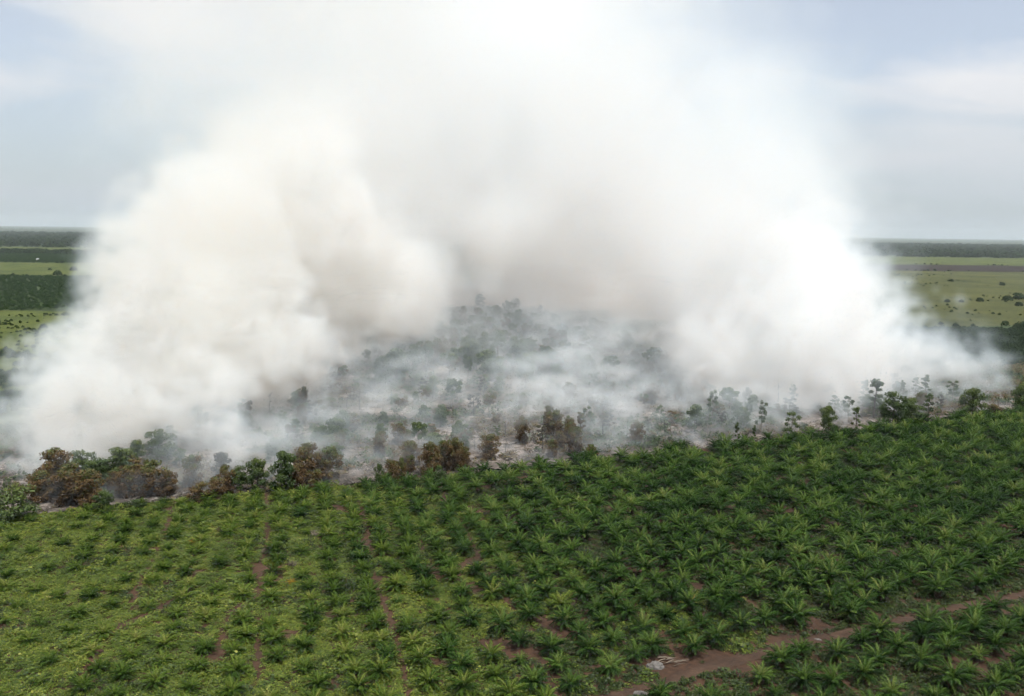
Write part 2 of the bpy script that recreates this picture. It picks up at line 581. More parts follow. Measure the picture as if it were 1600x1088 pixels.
ROW = np.array([.243, -.970])          # palm rows run down towards the track
RPER = np.array([.970, .243])
palms = []
for i in range(-60, 60):
    for j in range(-60, 40):
        c = RPER * (i * 7.3) + ROW * (j * 8.2 + (4.1 if i % 2 else 0)) + np.array([0, 250.0])
        c = c + rng.normal(0, .75, 2)
        x, y = c
        if y > edge_y(x) - 2.5 or y < 120 or x < -300 or x > 400:
            continue
        px, py = proj((x, y, 1.5))
        if not (-420 < px < 2020 and 600 < py < 1240):
            continue
        dt = (y - track_y(x)) * .907
        if abs(dt) < 4.2 and x > 12:
            continue
        # how well the palms have grown: poor and overgrown in the west, tall in the east
        q = np.clip((across(x, y) - 25) / 190 + .55 + .10 * wobble(x, y, 22), .0, 1.25)
        left = np.clip((.52 - q) / .35, 0, 1)
        if rng.random() < .05 + .5 * left:
            continue
        s = (.54 + .66 * q) * rng.uniform(.86, 1.12) * (.92 if dt < 0 else 1)
        if rng.random() < .06:
            s *= .62
        palms.append(dict(i=i, x=x, y=y, s=s, q=q, dt=dt, dist=math.hypot(x, y), px=px, py=py))
palms.sort(key=lambda p: (not (-30 < p['px'] < 1630 and p['py'] < 1110), -p['s'] / math.hypot(p['dist'], CAM_H)))


ORD = ['zeroth', 'first', 'second', 'third', 'fourth', 'fifth', 'sixth', 'seventh', 'eighth', 'ninth', 'tenth', 'eleventh', 'twelfth', 'thirteenth', 'fourteenth', 'fifteenth', 'sixteenth',
       'seventeenth', 'eighteenth', 'nineteenth', 'twentieth']


def ordn(n):
    if n <= 20:
        return ORD[n]
    tens = ['', '', 'twenty', 'thirty', 'forty', 'fifty', 'sixty'][n // 10]
    return tens + '-' + ORD[n % 10] if n % 10 else tens[:-1] + 'ieth'


rows = sorted({(p['i'], p['dt'] < 0 and p['x'] > 10) for p in palms if 0 < p['px'] < 1600 and p['py'] < 1088}, key=lambda q: (q[1], q[0]))
row_no = {}
for low in (False, True):
    for n, key in enumerate([q for q in rows if q[1] == low]):
        row_no[key] = n + 1
for key in row_no:
    mem = sorted([p for p in palms if (p['i'], p['dt'] < 0 and p['x'] > 10) == key and 0 < p['px'] < 1600 and p['py'] < 1088], key=lambda p: p['dist'])
    for n, p in enumerate(mem):
        p['row'], p['nth'] = row_no[key], n + 1


def palm_words(p):
    size = 'small' if p['s'] < .72 else ('large' if p['s'] > 1.06 else 'spiky')
    low = p['dt'] < 0 and p['x'] > 10
    if 'row' not in p:
        return size + ' oil palm cut by the %s frame side' % ('lower' if p['py'] > 1060 else ('western' if p['px'] < 400 else 'eastern')), 'oil palms cut by the frame'
    if low:
        zone, grp = 'below the dirt track', 'oil palms below the dirt track'
    elif p['q'] > .95:
        zone, grp = 'in the dense eastern block', 'oil palms in the dense block'
    elif p['px'] < 420:
        zone, grp = 'half sunk in creeper', 'stunted oil palms in the creeper field'
    else:
        zone, grp = 'in the middle rows', 'oil palms in the middle rows'
    return '%s oil palm %s, %s up the %s row from the west' % (size, zone, ordn(p['nth']), ordn(p['row'])), grp


N_FROND, N_SINGLE = 110, 296
palm_stuff = []
for i, p in enumerate(palms):
    v = int(rng.integers(0, 6)) if p['s'] > .74 else int(rng.integers(4, NV))
    rz, h = rng.uniform(0, 6.28), (.35 + 1.0 * min(1.2, max(0, p['q']))) * p['s']
    mature = p['q'] + rng.normal(0, .08) > .80 or (p['dt'] < 0 and p['x'] > 10)
    if i >= N_SINGLE:
        palm_stuff.append((p['x'], p['y'], h, rz, p['s'], v + (NV if mature else 0)))
        continue
    lab, grp = palm_words(p)
    root = tag(link('oil_palm', None, loc=(p['x'], p['y'], 0), rz=rz), lab, 'palm', grp)
    root.empty_display_size = .5
    tr = link('trunk', TRUNK_MESH[i % 3], root, scale=(p['s'], p['s'], max(h, .3)))
    if i < N_FROND:
        top = Matrix.Translation((0, 0, h)) @ Matrix.Scale(p['s'], 4)
        for kind, mm in PLANS[v]:
            fo = bpy.data.objects.new('frond', (FROND_MATURE if mature else FROND_MESH)[kind])
            COL.objects.link(fo)
            fo.parent = root
            fo.matrix_local = top @ mm
    else:
        link('crown', (CROWN_MATURE if mature else CROWN_MESH)[v], root, loc=(0, 0, h), scale=p['s'])
ps = np.array(palm_stuff)
scatter('oil_palm_plantation', np.c_[ps[:, :3]], ps[:, 3], ps[:, 4], ps[:, 5].astype(int), CROWN_MESH + CROWN_MATURE,
        'rows of oil palms reaching back to the burnt edge', 'palm plantation')


def single_palm(px, py, s, h, v, label, cat='palm', crown=None, group=None):
    g = gp(px, py)
    root = tag(link('oil_palm', None, loc=(g[0], g[1], 0), rz=rng.uniform(0, 6)), label, cat, group)
    link('trunk', TRUNK_MESH[0], root, scale=(s, s, max(h, .3)))
    link('crown', crown or CROWN_MESH[v], root, loc=(0, 0, h), scale=s)


single_palm(990, 727, 1.25, 1.6, 0, 'tall oil palm standing proud at the burnt edge, fronds raised', group=None)
single_palm(305, 850, .62, .3, 6, 'small oil palm with orange-yellow fronds in the creeper field', crown=CROWN_YELLOW)
single_palm(455, 913, .5, .25, 6, 'stunted orange-brown palm among the middle rows', crown=CROWN_YELLOW)
single_palm(1085, 940, .5, .3, 6, 'low palm with yellow lower fronds beside dense green rows', crown=CROWN_YELLOW)


# ------------------------------------------------------------------ ground cover (nobody could count it)
def clump_mesh(seed, n, spread, h, lw, material, up=.5):
    r = np.random.default_rng(seed)
    mb = MB()
    for k in range(n):
        a, q = r.uniform(0, 6.28), spread * math.sqrt(r.random())
        c = np.array([q * math.cos(a), q * math.sin(a), h * (1 - (q / spread) ** 2 * .6) * r.uniform(.45, 1.05)])
        b, e = r.uniform(0, 6.28), r.uniform(-.35, up)
        d = np.array([math.cos(b) * math.cos(e), math.sin(b) * math.cos(e), math.sin(e)])
        w = np.cross(d, [0, 0, 1.0])
        w /= np.linalg.norm(w)
        w = w * math.cos(.5) + np.cross(w, d) * r.uniform(-.5, .5)
        l = lw * r.uniform(.7, 1.3)
        t = np.clip(r.normal(.46, .2), 0, 1)
        mb.add([c - d * l * .5, c + w * l * .36, c + d * l * .62 - [0, 0, .1 * l], c - w * l * .36], [(0, 1, 2, 3)], t)
    return mb.mesh('clump', material)


COVER = [clump_mesh(20 + i, 44, 1.05, .72, .34, M['cover']) for i in range(6)]
FERN = [clump_mesh(40 + i, 30, .9, .75, .42, M['fern'], up=1.0) for i in range(4)]


def soil_here(x, y):
    """bare soil: narrow paths between every second pair of palm rows, and blots"""
    c = (x * RPER[0] + (y - 250) * RPER[1]) / 7.3
    along = x * ROW[0] + y * ROW[1]
    d = np.abs(((c + 1.5 + 2 + .09 * np.sin(along / 13.)) % 4) - 2) * 7.3       # path centre lines
    path = (d < .75 + .9 * wobble(x, y, 9, 2.0)) & (wobble(x, y, 31, 1.0) > -.45)
    q = (across(x, y) - 25) / 190 + .55
    left = q < .46 + .10 * wobble(x, y, 30, .5)
    blot = wobble(x, y, 8, 4.0) > np.where(q > .75, .50, .72)
    trk = np.abs((y - track_y(x)) * .907) < 1.75 + .5 * wobble(x, y, 5, 1.0)
    lowleft = (np.abs(x + 84 - (y - 200) * .12 + 2.5 * np.sin(y / 7)) < 1.1 + .8 * wobble(x, y, 5, 1.)) & (y > 168) & (y < 225)
    lowleft2 = (np.abs(x + 63 - (y - 200) * .08 + 2 * np.sin(y / 6)) < .8 + .8 * wobble(x, y, 5, 1.)) & (y > 180) & (y < 228)
    clr = ((x - 33) / 7) ** 2 + ((y - 177) / 4.0) ** 2 < 1 + .5 * wobble(x, y, 3, 1.)
    return (path & ~left) | (blot & ~left) | (trk & (x > 8)) | lowleft | lowleft2 | clr


N = 430000
x = rng.uniform(-300, 400, N)
y = 125 + 400 * rng.random(N)
px, py = proj(np.c_[x, y, np.zeros(N)])
ok = (y < edge_y(x) + 1.0 + 1.5 * wobble(x, y, 6)) & (px > -420) & (px < 2020) & (py < 1240) & ~soil_here(x, y)
x, y = x[ok], y[ok]
q = (across(x, y) - 25) / 190 + .55 + .30 * wobble(x, y, 14, 3.0) + rng.normal(0, .10, len(x))
dt = (y - track_y(x)) * .907
kind_f = (q > .93) | (wobble(x, y, 7, 9.) + rng.normal(0, .2, len(x)) > .62) | ((dt < 0) & (x > 10))
thin = rng.random(len(x)) < np.where(kind_f, .75, np.where(q < .45, 1.0, .9))
x, y, kind_f = x[thin], y[thin], kind_f[thin]
for nm, sel, src, lab, z in (('creeper', ~kind_f, COVER, 'yellow-green creeper carpeting the ground between the palms', .9),
                             ('fern', kind_f, FERN, 'dark ferns and weeds under the dense palms', .85)):
    k = int(sel.sum())
    sc_ = np.c_[rng.uniform(.7, 1.25, k), rng.uniform(.7, 1.25, k), rng.uniform(.5, 1.5, k) * (1 + .7 * wobble(x[sel], y[sel], 2.5))] * z
    sc_ *= np.where(rng.random(k) < .05, rng.uniform(1.4, 2.1, k), 1)[:, None]
    scatter(nm, np.c_[x[sel], y[sel], np.zeros(k)], rng.uniform(0, 6.28, k), np.abs(sc_), rng.integers(0, len(src), k), src, lab, 'ground cover')


# ------------------------------------------------------------------ trees
def leaf_blob(mb, r, c, rad, n, size, tone, droop=0.0, flat=.8):
    c = np.asarray(c, float)
    for k in range(n):
        d = r.normal(0, 1, 3)
        d /= np.linalg.norm(d)
        q = rad * r.random() ** .45
        p = c + d * q * np.array([1, 1, flat])
        o = d * .7 + r.normal(0, .6, 3) + [0, 0, .25]
        o /= np.linalg.norm(o)
        u = np.cross(o, r.normal(0, 1, 3))
        u /= np.linalg.norm(u)
        w = np.cross(o, u)
        s = size * r.uniform(.6, 1.25)
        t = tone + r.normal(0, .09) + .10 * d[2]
        mb.add([p - u * s * .55, p - w * s * .34 + o * .05 * s, p + u * s * .6 - [0, 0, droop * s], p + w * s * .34 + o * .05 * s], [(0, 1, 2, 3)], t)


def make_tree(seed, shape, leaf):
    """returns trunk mesh and crown mesh of a tree of height 1 (scaled when placed)"""
    r = np.random.default_rng(seed)
    tk, cr = MB(), MB()
    H = 10.0
    lean = r.normal(0, .35, 2)
    def axis(z):
        s = z / H
        return np.array([lean[0] * s + .18 * math.sin(s * 5 + seed), lean[1] * s + .15 * math.cos(s * 4 + seed) - .15, z])
    spec = dict(round=(0.12, 3.5, .24), scorched=(.05, 3.7, .24), umbrella=(.55, 2.7, .17), column=(.18, 1.7, .17), open=(.28, 2.6, .16), snag=(.3, 2.2, .17), shrub=(.0, 4.6, .12))[shape]
    base, rad, tr = spec
    top = .97 if shape != 'snag' else 1.0
    zs = np.linspace(-.03, top * .93, 8) * H
    tone_b = r.uniform(.2, .7) if shape not in ('umbrella', 'open') else r.uniform(.5, .95)
    tk.tube([axis(z) for z in zs], list(tr * (1.15 - np.linspace(0, 1, 8) * .95)), 7, tone_b)
    nl = dict(round=12, scorched=13, umbrella=8, column=11, open=11, snag=13, shrub=7)[shape]
    ends = []
    for i in range(nl):
        s = base + (.93 - base) * (i + .5) / nl
        a = i * 2.4 + r.normal(0, .3)
        if shape in ('round', 'scorched', 'shrub'):
            u = (s - base) / (1 - base)
            w = rad * math.sqrt(max(.08, 1 - (1.7 * u - .72) ** 2 * .85))
        elif shape == 'umbrella':
            u = (s - base) / (1 - base)
            w = rad * (.65 + .35 * math.sin(3.1 * u))
        elif shape == 'column':
            w = rad * (1.25 - s) * r.uniform(.7, 1.2)
        else:
            w = rad * r.uniform(.45, 1.0) * (1.15 - .5 * s)
        p0 = axis(max(.08, s - .10) * H)
        p1 = axis(s * H) + w * .8 * np.array([math.cos(a), math.sin(a), 0]) + [0, 0, r.uniform(.0, .5)]
        pm = (p0 + p1) / 2 + [0, 0, .18]
        tk.tube([p0, pm, p1], [tr * .42, tr * .28, tr * .09], 4, tone_b, cap=False)
        if shape == 'snag':
            for k in range(3):
                e = p1 + r.normal(0, .55, 3) + [0, 0, .4]
                tk.tube([pm * .3 + p1 * .7, e], [tr * .14, tr * .04], 3, tone_b, cap=False)
        ends.append((s, a, w, p1))
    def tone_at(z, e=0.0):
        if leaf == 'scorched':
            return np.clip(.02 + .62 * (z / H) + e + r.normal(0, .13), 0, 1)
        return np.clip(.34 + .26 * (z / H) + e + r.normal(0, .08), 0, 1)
    if shape == 'snag':
        for s, a, w, p in ends[::2]:
            leaf_blob(cr, r, p, .35, 7, .3, tone_at(p[2]))
    else:
        nb = dict(round=22, scorched=24, umbrella=13, column=15, open=10, shrub=16)[shape]
        pl = dict(round=120, scorched=116, umbrella=110, column=70, open=64, shrub=110)[shape]
        sz = dict(round=.60, scorched=.58, umbrella=.55, column=.42, open=.46, shrub=.66)[shape]
        for s, a, w, p in ends:
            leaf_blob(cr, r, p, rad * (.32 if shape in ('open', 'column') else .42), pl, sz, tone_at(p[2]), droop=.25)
        for k in range(nb - nl):
            s = base + (1 - base) * r.uniform(.25, 1.0)
            a = r.uniform(0, 6.28)
            w = rad * r.uniform(.0, .62) * (1.2 - .7 * s if shape != 'umbrella' else 1)
            p = axis(min(s, .95) * H) + [w * math.cos(a), w * math.sin(a), 0]
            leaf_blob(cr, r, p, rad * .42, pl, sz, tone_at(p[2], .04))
        if shape == 'scorched':                    # curtains of dead leaves down to the ground
            for k in range(9):
                a = r.uniform(0, 6.28)
                p = np.array([math.cos(a), math.sin(a), 0]) * rad * r.uniform(.4, .85) + [0, 0, r.uniform(.6, 2.4)]
                leaf_blob(cr, r, p, 1.1, 50, .6, tone_at(p[2]), droop=.5, flat=1.3)
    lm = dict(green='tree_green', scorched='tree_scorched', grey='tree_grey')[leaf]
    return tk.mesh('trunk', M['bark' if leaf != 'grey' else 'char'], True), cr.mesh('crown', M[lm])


KINDS = [('round', 'green'), ('scorched', 'scorched'), ('umbrella', 'green'), ('column', 'green'), ('open', 'green'), ('snag', 'grey'), ('shrub', 'green'),
         ('shrub', 'scorched'), ('umbrella', 'scorched'), ('open', 'grey'), ('round', 'grey'), ('column', 'scorched')]
TREES = {k: [make_tree(300 + 10 * i + j, *k) for j in range(3)] for i, k in enumerate(KINDS)}
TREE_ABBR = dict(rg=('round', 'green'), sc=('scorched', 'scorched'), um=('umbrella', 'green'), co=('column', 'green'), op=('open', 'green'), sn=('snag', 'grey'), sg=('shrub', 'green'),
                 ss=('shrub', 'scorched'), us=('umbrella', 'scorched'), og=('open', 'grey'), ry=('round', 'grey'), cs=('column', 'scorched'))
tree_count = {}


def tree(name, x, y, h, w, k, label, cat='tree', group=None):
    """w: crown width in metres"""
    kind = TREE_ABBR[k]
    c = tree_count[k] = tree_count.get(k, int(rng.integers(0, 3))) + 1
    tm, cm_ = TREES[kind][c % 3]
    base_w = dict(round=8.6, scorched=9.2, umbrella=7.0, column=4.2, open=6.0, snag=4.6, shrub=11.0)[kind[0]]
    s = h / 10.3
    sw = w / base_w
    root = tag(link(name, None, loc=(x, y, -.1), rz=rng.uniform(0, 6.28)), label, cat, group)
    link('trunk', tm, root, scale=(max(s * .8, min(sw, s * 1.2)) if kind[0] != 'shrub' else sw, max(s * .8, min(sw, s * 1.2)) if kind[0] != 'shrub' else sw, s))
    link('crown', cm_, root, scale=(sw, sw, s))


# trees one can pick out along the burning edge: place of the foot, height and width in the photograph, kind, words
FRONT = [
    (22, 811, 44, 66, 'sg', 'bushy_tree', 'broad dark green bushy tree at the western corner of creeper field'),
    (27, 778, 20, 22, 'ss', 'scorched_shrub', 'small brown dome-shaped shrub behind the dark bushy corner tree'),
    (160, 800, 30, 28, 'rg', 'young_tree', 'compact green young tree at creeper field edge, white ash around it'),
    (215, 795, 14, 22, 'sg', 'shrub', 'low green shrub on the field edge below scorched thicket'),
    (62, 783, 42, 40, 'sc', 'scorched_tree', 'brown scorched tree at western end of the big thicket'),
    (88, 772, 62, 52, 'sc', 'scorched_tree', 'tallest brown scorched tree crowning the western thicket'),
    (112, 786, 56, 46, 'sc', 'scorched_tree', 'scorched tree with hanging brown leaves, middle of the western thicket'),
    (137, 788, 50, 42, 'sc', 'scorched_tree', 'brown tree with leaf curtains down to ash, western thicket front'),
    (128, 756, 46, 40, 'rg', 'tree', 'green crown rising behind the western scorched thicket'),
    (152, 762, 40, 38, 'rg', 'tree', 'bright green tree against the eastern flank of the western thicket'),
    (182, 755, 50, 40, 'rg', 'tree', 'grey-green tree half veiled by smoke behind two scorched bushes'),
    (200, 774, 42, 34, 'sc', 'scorched_tree', 'rust brown tree left of the green-topped scorched clump'),
    (212, 768, 50, 30, 'cs', 'scorched_tree', 'narrow rust brown tree poking above its clump'),
    (240, 772, 48, 46, 'sc', 'scorched_tree', 'scorched tree with bright green top beside thin white smoke'),
    (262, 774, 38, 30, 'sc', 'scorched_tree', 'rounded brown tree ending the second scorched clump'),
    (250, 722, 46, 46, 'rg', 'tree', 'round dark green tree behind the scorched clumps, smoke at foot'),
    (214, 728, 36, 26, 'rg', 'tree', 'smaller green tree beside the round dark one in smoke'),
    (224, 736, 20, 16, 'ss', 'scorched_shrub', 'tiny brown dome between smoke-veiled green trees'),
    (280, 728, 26, 18, 'rg', 'tree', 'hazy green tree at the smoke gap'),
    (302, 760, 40, 32, 'sc', 'scorched_tree', 'brown-green tree standing alone in white smoke'),
    (345, 746, 32, 28, 'ry', 'ashen_tree', 'ashen brown tree ghosted by smoke behind low scorched shrubs'),
    (374, 766, 32, 28, 'rg', 'tree', 'grey tree next to the pair of round green trees'),
    (312, 783, 24, 36, 'ss', 'scorched_shrub', 'low rust brown shrub on the ash at field edge'),
    (337, 780, 28, 34, 'ss', 'scorched_shrub', 'second low brown shrub, touching the rust one'),
    (354, 772, 38, 26, 'sc', 'scorched_tree', 'brown tree rising behind the low rust shrubs'),
    (403, 768, 42, 34, 'rg', 'tree', 'left one of two round green trees on ash beside the field'),
    (440, 772, 56, 38, 'rg', 'tree', 'right and larger one of two round green trees beside field'),
    (429, 722, 32, 26, 'rg', 'tree', 'dark green crown just above the paired round trees'),
    (451, 730, 34, 15, 'co', 'tree', 'slim upright green tree left of the long scorched thicket'),
    (464, 764, 34, 30, 'sc', 'scorched_tree', 'brown tree with drooping leaves beside larger round green tree'),
    (482, 752, 50, 44, 'sc', 'scorched_tree', 'wide scorched tree in the middle of the long thicket'),
    (512, 748, 44, 44, 'sc', 'scorched_tree', 'scorched tree at the eastern end of long thicket'),
    (494, 762, 26, 30, 'ss', 'scorched_shrub', 'rust shrub at the foot of the long thicket'),
    (526, 696, 36, 36, 'rg', 'tree', 'olive green tree behind the long scorched thicket'),
    (505, 706, 34, 34, 'rg', 'tree', 'green tree shoulder above the long scorched thicket'),
    (524, 722, 26, 28, 'rg', 'tree', 'fresh light green tree among brown thicket crowns'),
    (546, 672, 22, 32, 'rd', 'scorched_tree', 'dull brown tree dissolving in smoke behind the long thicket'),
    (592, 760, 32, 16, 'sg', 'young_tree', 'narrow green young tree at the foot of a brown shrub pair'),
    (612, 752, 30, 24, 'sc', 'scorched_shrub', 'greyish brown shrub by the narrow green young tree'),
    (628, 748, 28, 18, 'sc', 'scorched_shrub', 'thin brown shrub in the white smoke gap'),
    (640, 728, 34, 36, 'sc', 'scorched_tree', 'rust brown tree at western end of the central thicket'),
    (671, 742, 46, 34, 'sc', 'scorched_tree', 'hanging brown tree front of the central thicket'),
    (692, 730, 36, 28, 'sc', 'scorched_tree', 'green-topped brown tree in the central thicket'),
    (708, 734, 44, 28, 'sc', 'scorched_tree', 'dark brown tree towards the eastern end of central thicket'),
    (724, 728, 28, 24, 'sc', 'scorched_tree', 'last brown tree of the central thicket beside open ash'),
    (654, 712, 46, 26, 'um', 'tree', 'flat-topped green tree on a pale bare trunk above central thicket'),
    (675, 704, 24, 28, 'rg', 'tree', 'low green crown right of the flat-topped tree'),
    (711, 698, 30, 18, 'rg', 'tree', 'egg-shaped green tree above the central thicket'),
    (726, 704, 22, 14, 'rg', 'tree', 'small olive tree beside the egg-shaped one'),
    (688, 758, 26, 26, 'sg', 'shrub', 'vivid green shrub at field edge below central thicket'),
    (645, 760, 14, 22, 'sg', 'shrub', 'low dark green shrub at the field edge before central thicket'),
    (596, 690, 24, 20, 'rg', 'tree', 'smoky green tree between the long and central thickets'),
    (617, 650, 30, 16, 'um', 'tree', 'slender green tree with narrow crown in pale smoke'),
    (764, 716, 34, 34, 'rd', 'scorched_tree', 'brown dome-shaped tree alone on ash east of central thicket'),
    (790, 706, 20, 12, 'sn', 'dead_tree', 'dead bare tree right of the brown dome-shaped one'),
    (742, 702, 20, 8, 'sn', 'dead_tree', 'thin dead tree left of the brown dome-shaped one'),
    (819, 694, 16, 12, 'og', 'ashen_tree', 'small grey ashen tree in open smoke'),
    (834, 690, 14, 10, 'og', 'ashen_tree', 'smaller ashen tree beside another in open smoke'),
    (863, 714, 24, 18, 'sc', 'scorched_tree', 'little rust brown tree standing on ash near field edge'),
    (898, 710, 38, 24, 'sc', 'scorched_tree', 'brown-topped tree with green lower leaves in mid clearing'),
    (909, 706, 24, 14, 'og', 'tree', 'thin green tree touching the brown-topped one'),
    (924, 722, 24, 22, 'rd', 'scorched_tree', 'round olive-brown tree touching the palm edge'),
    (907, 682, 36, 20, 'cs', 'scorched_tree', 'tall rust brown tree at top of small burnt group'),
    (890, 680, 24, 20, 'sc', 'scorched_tree', 'orange-brown tree left of the tall rust one'),
    (873, 678, 18, 20, 'rd', 'scorched_tree', 'dark brown low tree at western end of small burnt group'),
    (838, 722, 14, 16, 'sn', 'stump', 'black burnt stump with broken branches on ash'),
    (996, 692, 30, 24, 'rd', 'scorched_tree', 'grey-brown tree leaning in thick white smoke'),
    (1013, 680, 26, 16, 'og', 'ashen_tree', 'ashen tree up-slope of the leaning grey-brown one'),
    (1038, 678, 14, 12, 'sn', 'dead_tree', 'short black snag in dense white smoke'),
    (1127, 690, 14, 10, 'sn', 'dead_tree', 'charred snag in white smoke before pale tall trees'),
    (1009, 712, 8, 6, 'sn', 'stump', 'tiny black stump at palm edge below white smoke'),
    (1113, 660, 46, 22, 'op', 'tree', 'pale ghosted open tree at western end of the tall group'),
    (1140, 652, 40, 30, 'um', 'tree', 'broad green-topped tree in the tall eastern group'),
    (1127, 668, 24, 18, 'og', 'ashen_tree', 'greyish bush-like tree under the broad green-topped one'),
    (1152, 672, 28, 24, 'op', 'tree', 'open grey-green tree middle of the tall eastern group'),
    (1170, 656, 30, 16, 'op', 'tree', 'hazy slim tree behind the tall eastern group'),
    (1190, 678, 46, 20, 'op', 'tree', 'tall open-crowned tree ending the eastern group'),
    (1152, 698, 34, 11, 'co', 'tree', 'thin upright tree at the palm edge under tall group'),
    (1165, 696, 20, 14, 'og', 'ashen_tree', 'short grey tree between two thin ones at palm edge'),
    (1178, 696, 28, 10, 'co', 'tree', 'second thin upright tree at the palm edge'),
    (1236, 692, 44, 28, 'op', 'tree', 'light green airy tree standing right at the palm edge'),
    (1238, 640, 34, 18, 'op', 'tree', 'dark slanting crown dissolving in bright smoke'),
    (1303, 652, 30, 24, 'op', 'tree', 'airy tree behind dark round one, white smoke around'),
    (1295, 676, 34, 25, 'rg', 'tree', 'dark round tree on thin stem near palm edge'),
    (1326, 660, 36, 22, 'op', 'tree', 'pale airy tree between the dark round and conical ones'),
    (1337, 676, 34, 15, 'co', 'tree', 'dark slim tree at palm edge, burnt lower branches'),
    (1347, 634, 36, 18, 'co', 'tree', 'tapered tree fading behind the bushy conical one'),
    (1365, 652, 50, 28, 'cn', 'tree', 'bushy conical green tree, tallest near eastern palms'),
    (1393, 668, 44, 36, 'rg', 'tree', 'big round green tree, western one of a merged pair'),
    (1422, 666, 34, 34, 'rg', 'tree', 'round green tree, eastern one of a merged pair'),
    (1411, 632, 32, 12, 'cn', 'tree', 'dark spire-shaped tree above the merged round pair'),
    (1446, 622, 30, 20, 'co', 'tree', 'dark leaning tree with tufted top in bluish smoke'),
    (1430, 616, 22, 14, 'co', 'tree', 'blurred spire left of the leaning tufted tree'),
    (1450, 656, 34, 22, 'op', 'tree', 'rounded open tree on visible stem near palm edge'),
    (1488, 628, 28, 20, 'op', 'tree', 'layered tree with flat branches fading in smoke'),
    (1470, 640, 20, 14, 'og', 'ashen_tree', 'ragged burnt tree with flat branches in smoke'),
    (1520, 654, 36, 34, 'rg', 'tree', 'dark olive tree alone at the eastern palm edge'),
    (1552, 652, 16, 26, 'ss', 'scorched_shrub', 'brown burnt shrub between dark olive tree and frame side'),
    (1596, 646, 36, 26, 'rg', 'tree', 'dark green tree cut by the eastern frame side'),
    (1450, 590, 24, 18, 'op', 'tree', 'faint tree silhouette high in bluish eastern smoke'),
    (1470, 588, 20, 18, 'op', 'tree', 'second faint silhouette high in bluish eastern smoke'),
    (708, 640, 42, 26, 'um', 'tree', 'dark tiered green tree in the clear central gap'),
    (677, 622, 30, 18, 'rg', 'tree', 'dark narrow tree left of the tiered green one'),
    (703, 570, 20, 20, 'rg', 'tree', 'green crown at head of the clear central gap'),
    (740, 575, 16, 18, 'rg', 'tree', 'grey-green crown right of the gap-head tree'),
    (730, 604, 44, 16, 'um', 'tree', 'tall tree on white trunk in the central gap'),
    (764, 590, 16, 14, 'um', 'tree', 'small dark parasol-shaped tree in grey smoke'),
    (690, 660, 24, 20, 'rg', 'tree', 'shaded tree below the dark tiered one'),
    (664, 672, 34, 20, 'um', 'tree', 'pale green ovoid tree west of the tiered one'),
    (682, 700, 20, 22, 'rg', 'tree', 'lit green crown rising from smoke in gap foot'),
    (667, 660, 16, 14, 'rd', 'scorched_tree', 'little brown dome in gap smoke'),
    (763, 650, 30, 22, 'us', 'scorched_tree', 'brownish bare-stemmed tree in smoke east of gap'),
    (817, 634, 18, 16, 'rd', 'scorched_tree', 'brown parasol crown above the smoke bank'),
    (891, 644, 40, 24, 'us', 'scorched_tree', 'tall brown tree veiled by grey smoke'),
    (925, 650, 28, 22, 'us', 'scorched_tree', 'veiled brown tree right of the taller one'),
    (947, 648, 26, 20, 'rd', 'scorched_tree', 'dark domed tree at grey smoke edge'),
    (944, 668, 22, 18, 'rd', 'scorched_tree', 'lower dome under the dark domed tree'),
    (1003, 622, 24, 18, 'rg', 'tree', 'dark smoky crown in the eastern smoke bank'),
    (1006, 645, 26, 16, 'us', 'scorched_tree', 'brown crown below the dark smoky one'),
    (870, 590, 18, 18, 'rg', 'tree', 'dark blurred crown at far grey smoke'),
    (930, 568, 20, 34, 'rg', 'tree', 'wide dark crown where the far smoke thins'),
    (988, 580, 16, 16, 'rg', 'tree', 'far blurred crown east of the wide dark one'),
    (465, 640, 24, 26, 'rg', 'tree', 'dark crown in pale smoke, west of the gap'),
    (476, 655, 22, 20, 'rd', 'scorched_tree', 'brown ghost crown under the dark western one'),
    (440, 592, 16, 22, 'rg', 'tree', 'faint green crown deep in western smoke'),
    (482, 594, 18, 18, 'rg', 'tree', 'faint crown right of another deep in western smoke'),
    (520, 570, 20, 22, 'rg', 'tree', 'blurred crown at edge of the white plume'),
    (364, 675, 16, 14, 'rd', 'scorched_tree', 'small dark crown at the left plume foot'),
    (375, 668, 22, 22, 'rg', 'tree', 'dark crown standing in left plume foot'),
    (388, 670, 20, 18, 'rg', 'tree', 'round crown right of its twin in plume foot'),
]
TREE_ABBR['rd'] = ('scorched', 'scorched')
TREE_ABBR['cn'] = ('column', 'green')
for px, py, hp, wp, k, nm, lab in FRONT:
    g = gp(px, py)
    d = math.hypot(math.hypot(g[0], g[1]), CAM_H) / FPX
    cat = 'shrub' if 'shrub' in nm else ('stump' if nm == 'stump' else 'tree')
    tree(nm, g[0], g[1], hp * d * (1.02 if px < 285 else 1.16), wp * d * 1.16, k, lab, cat)

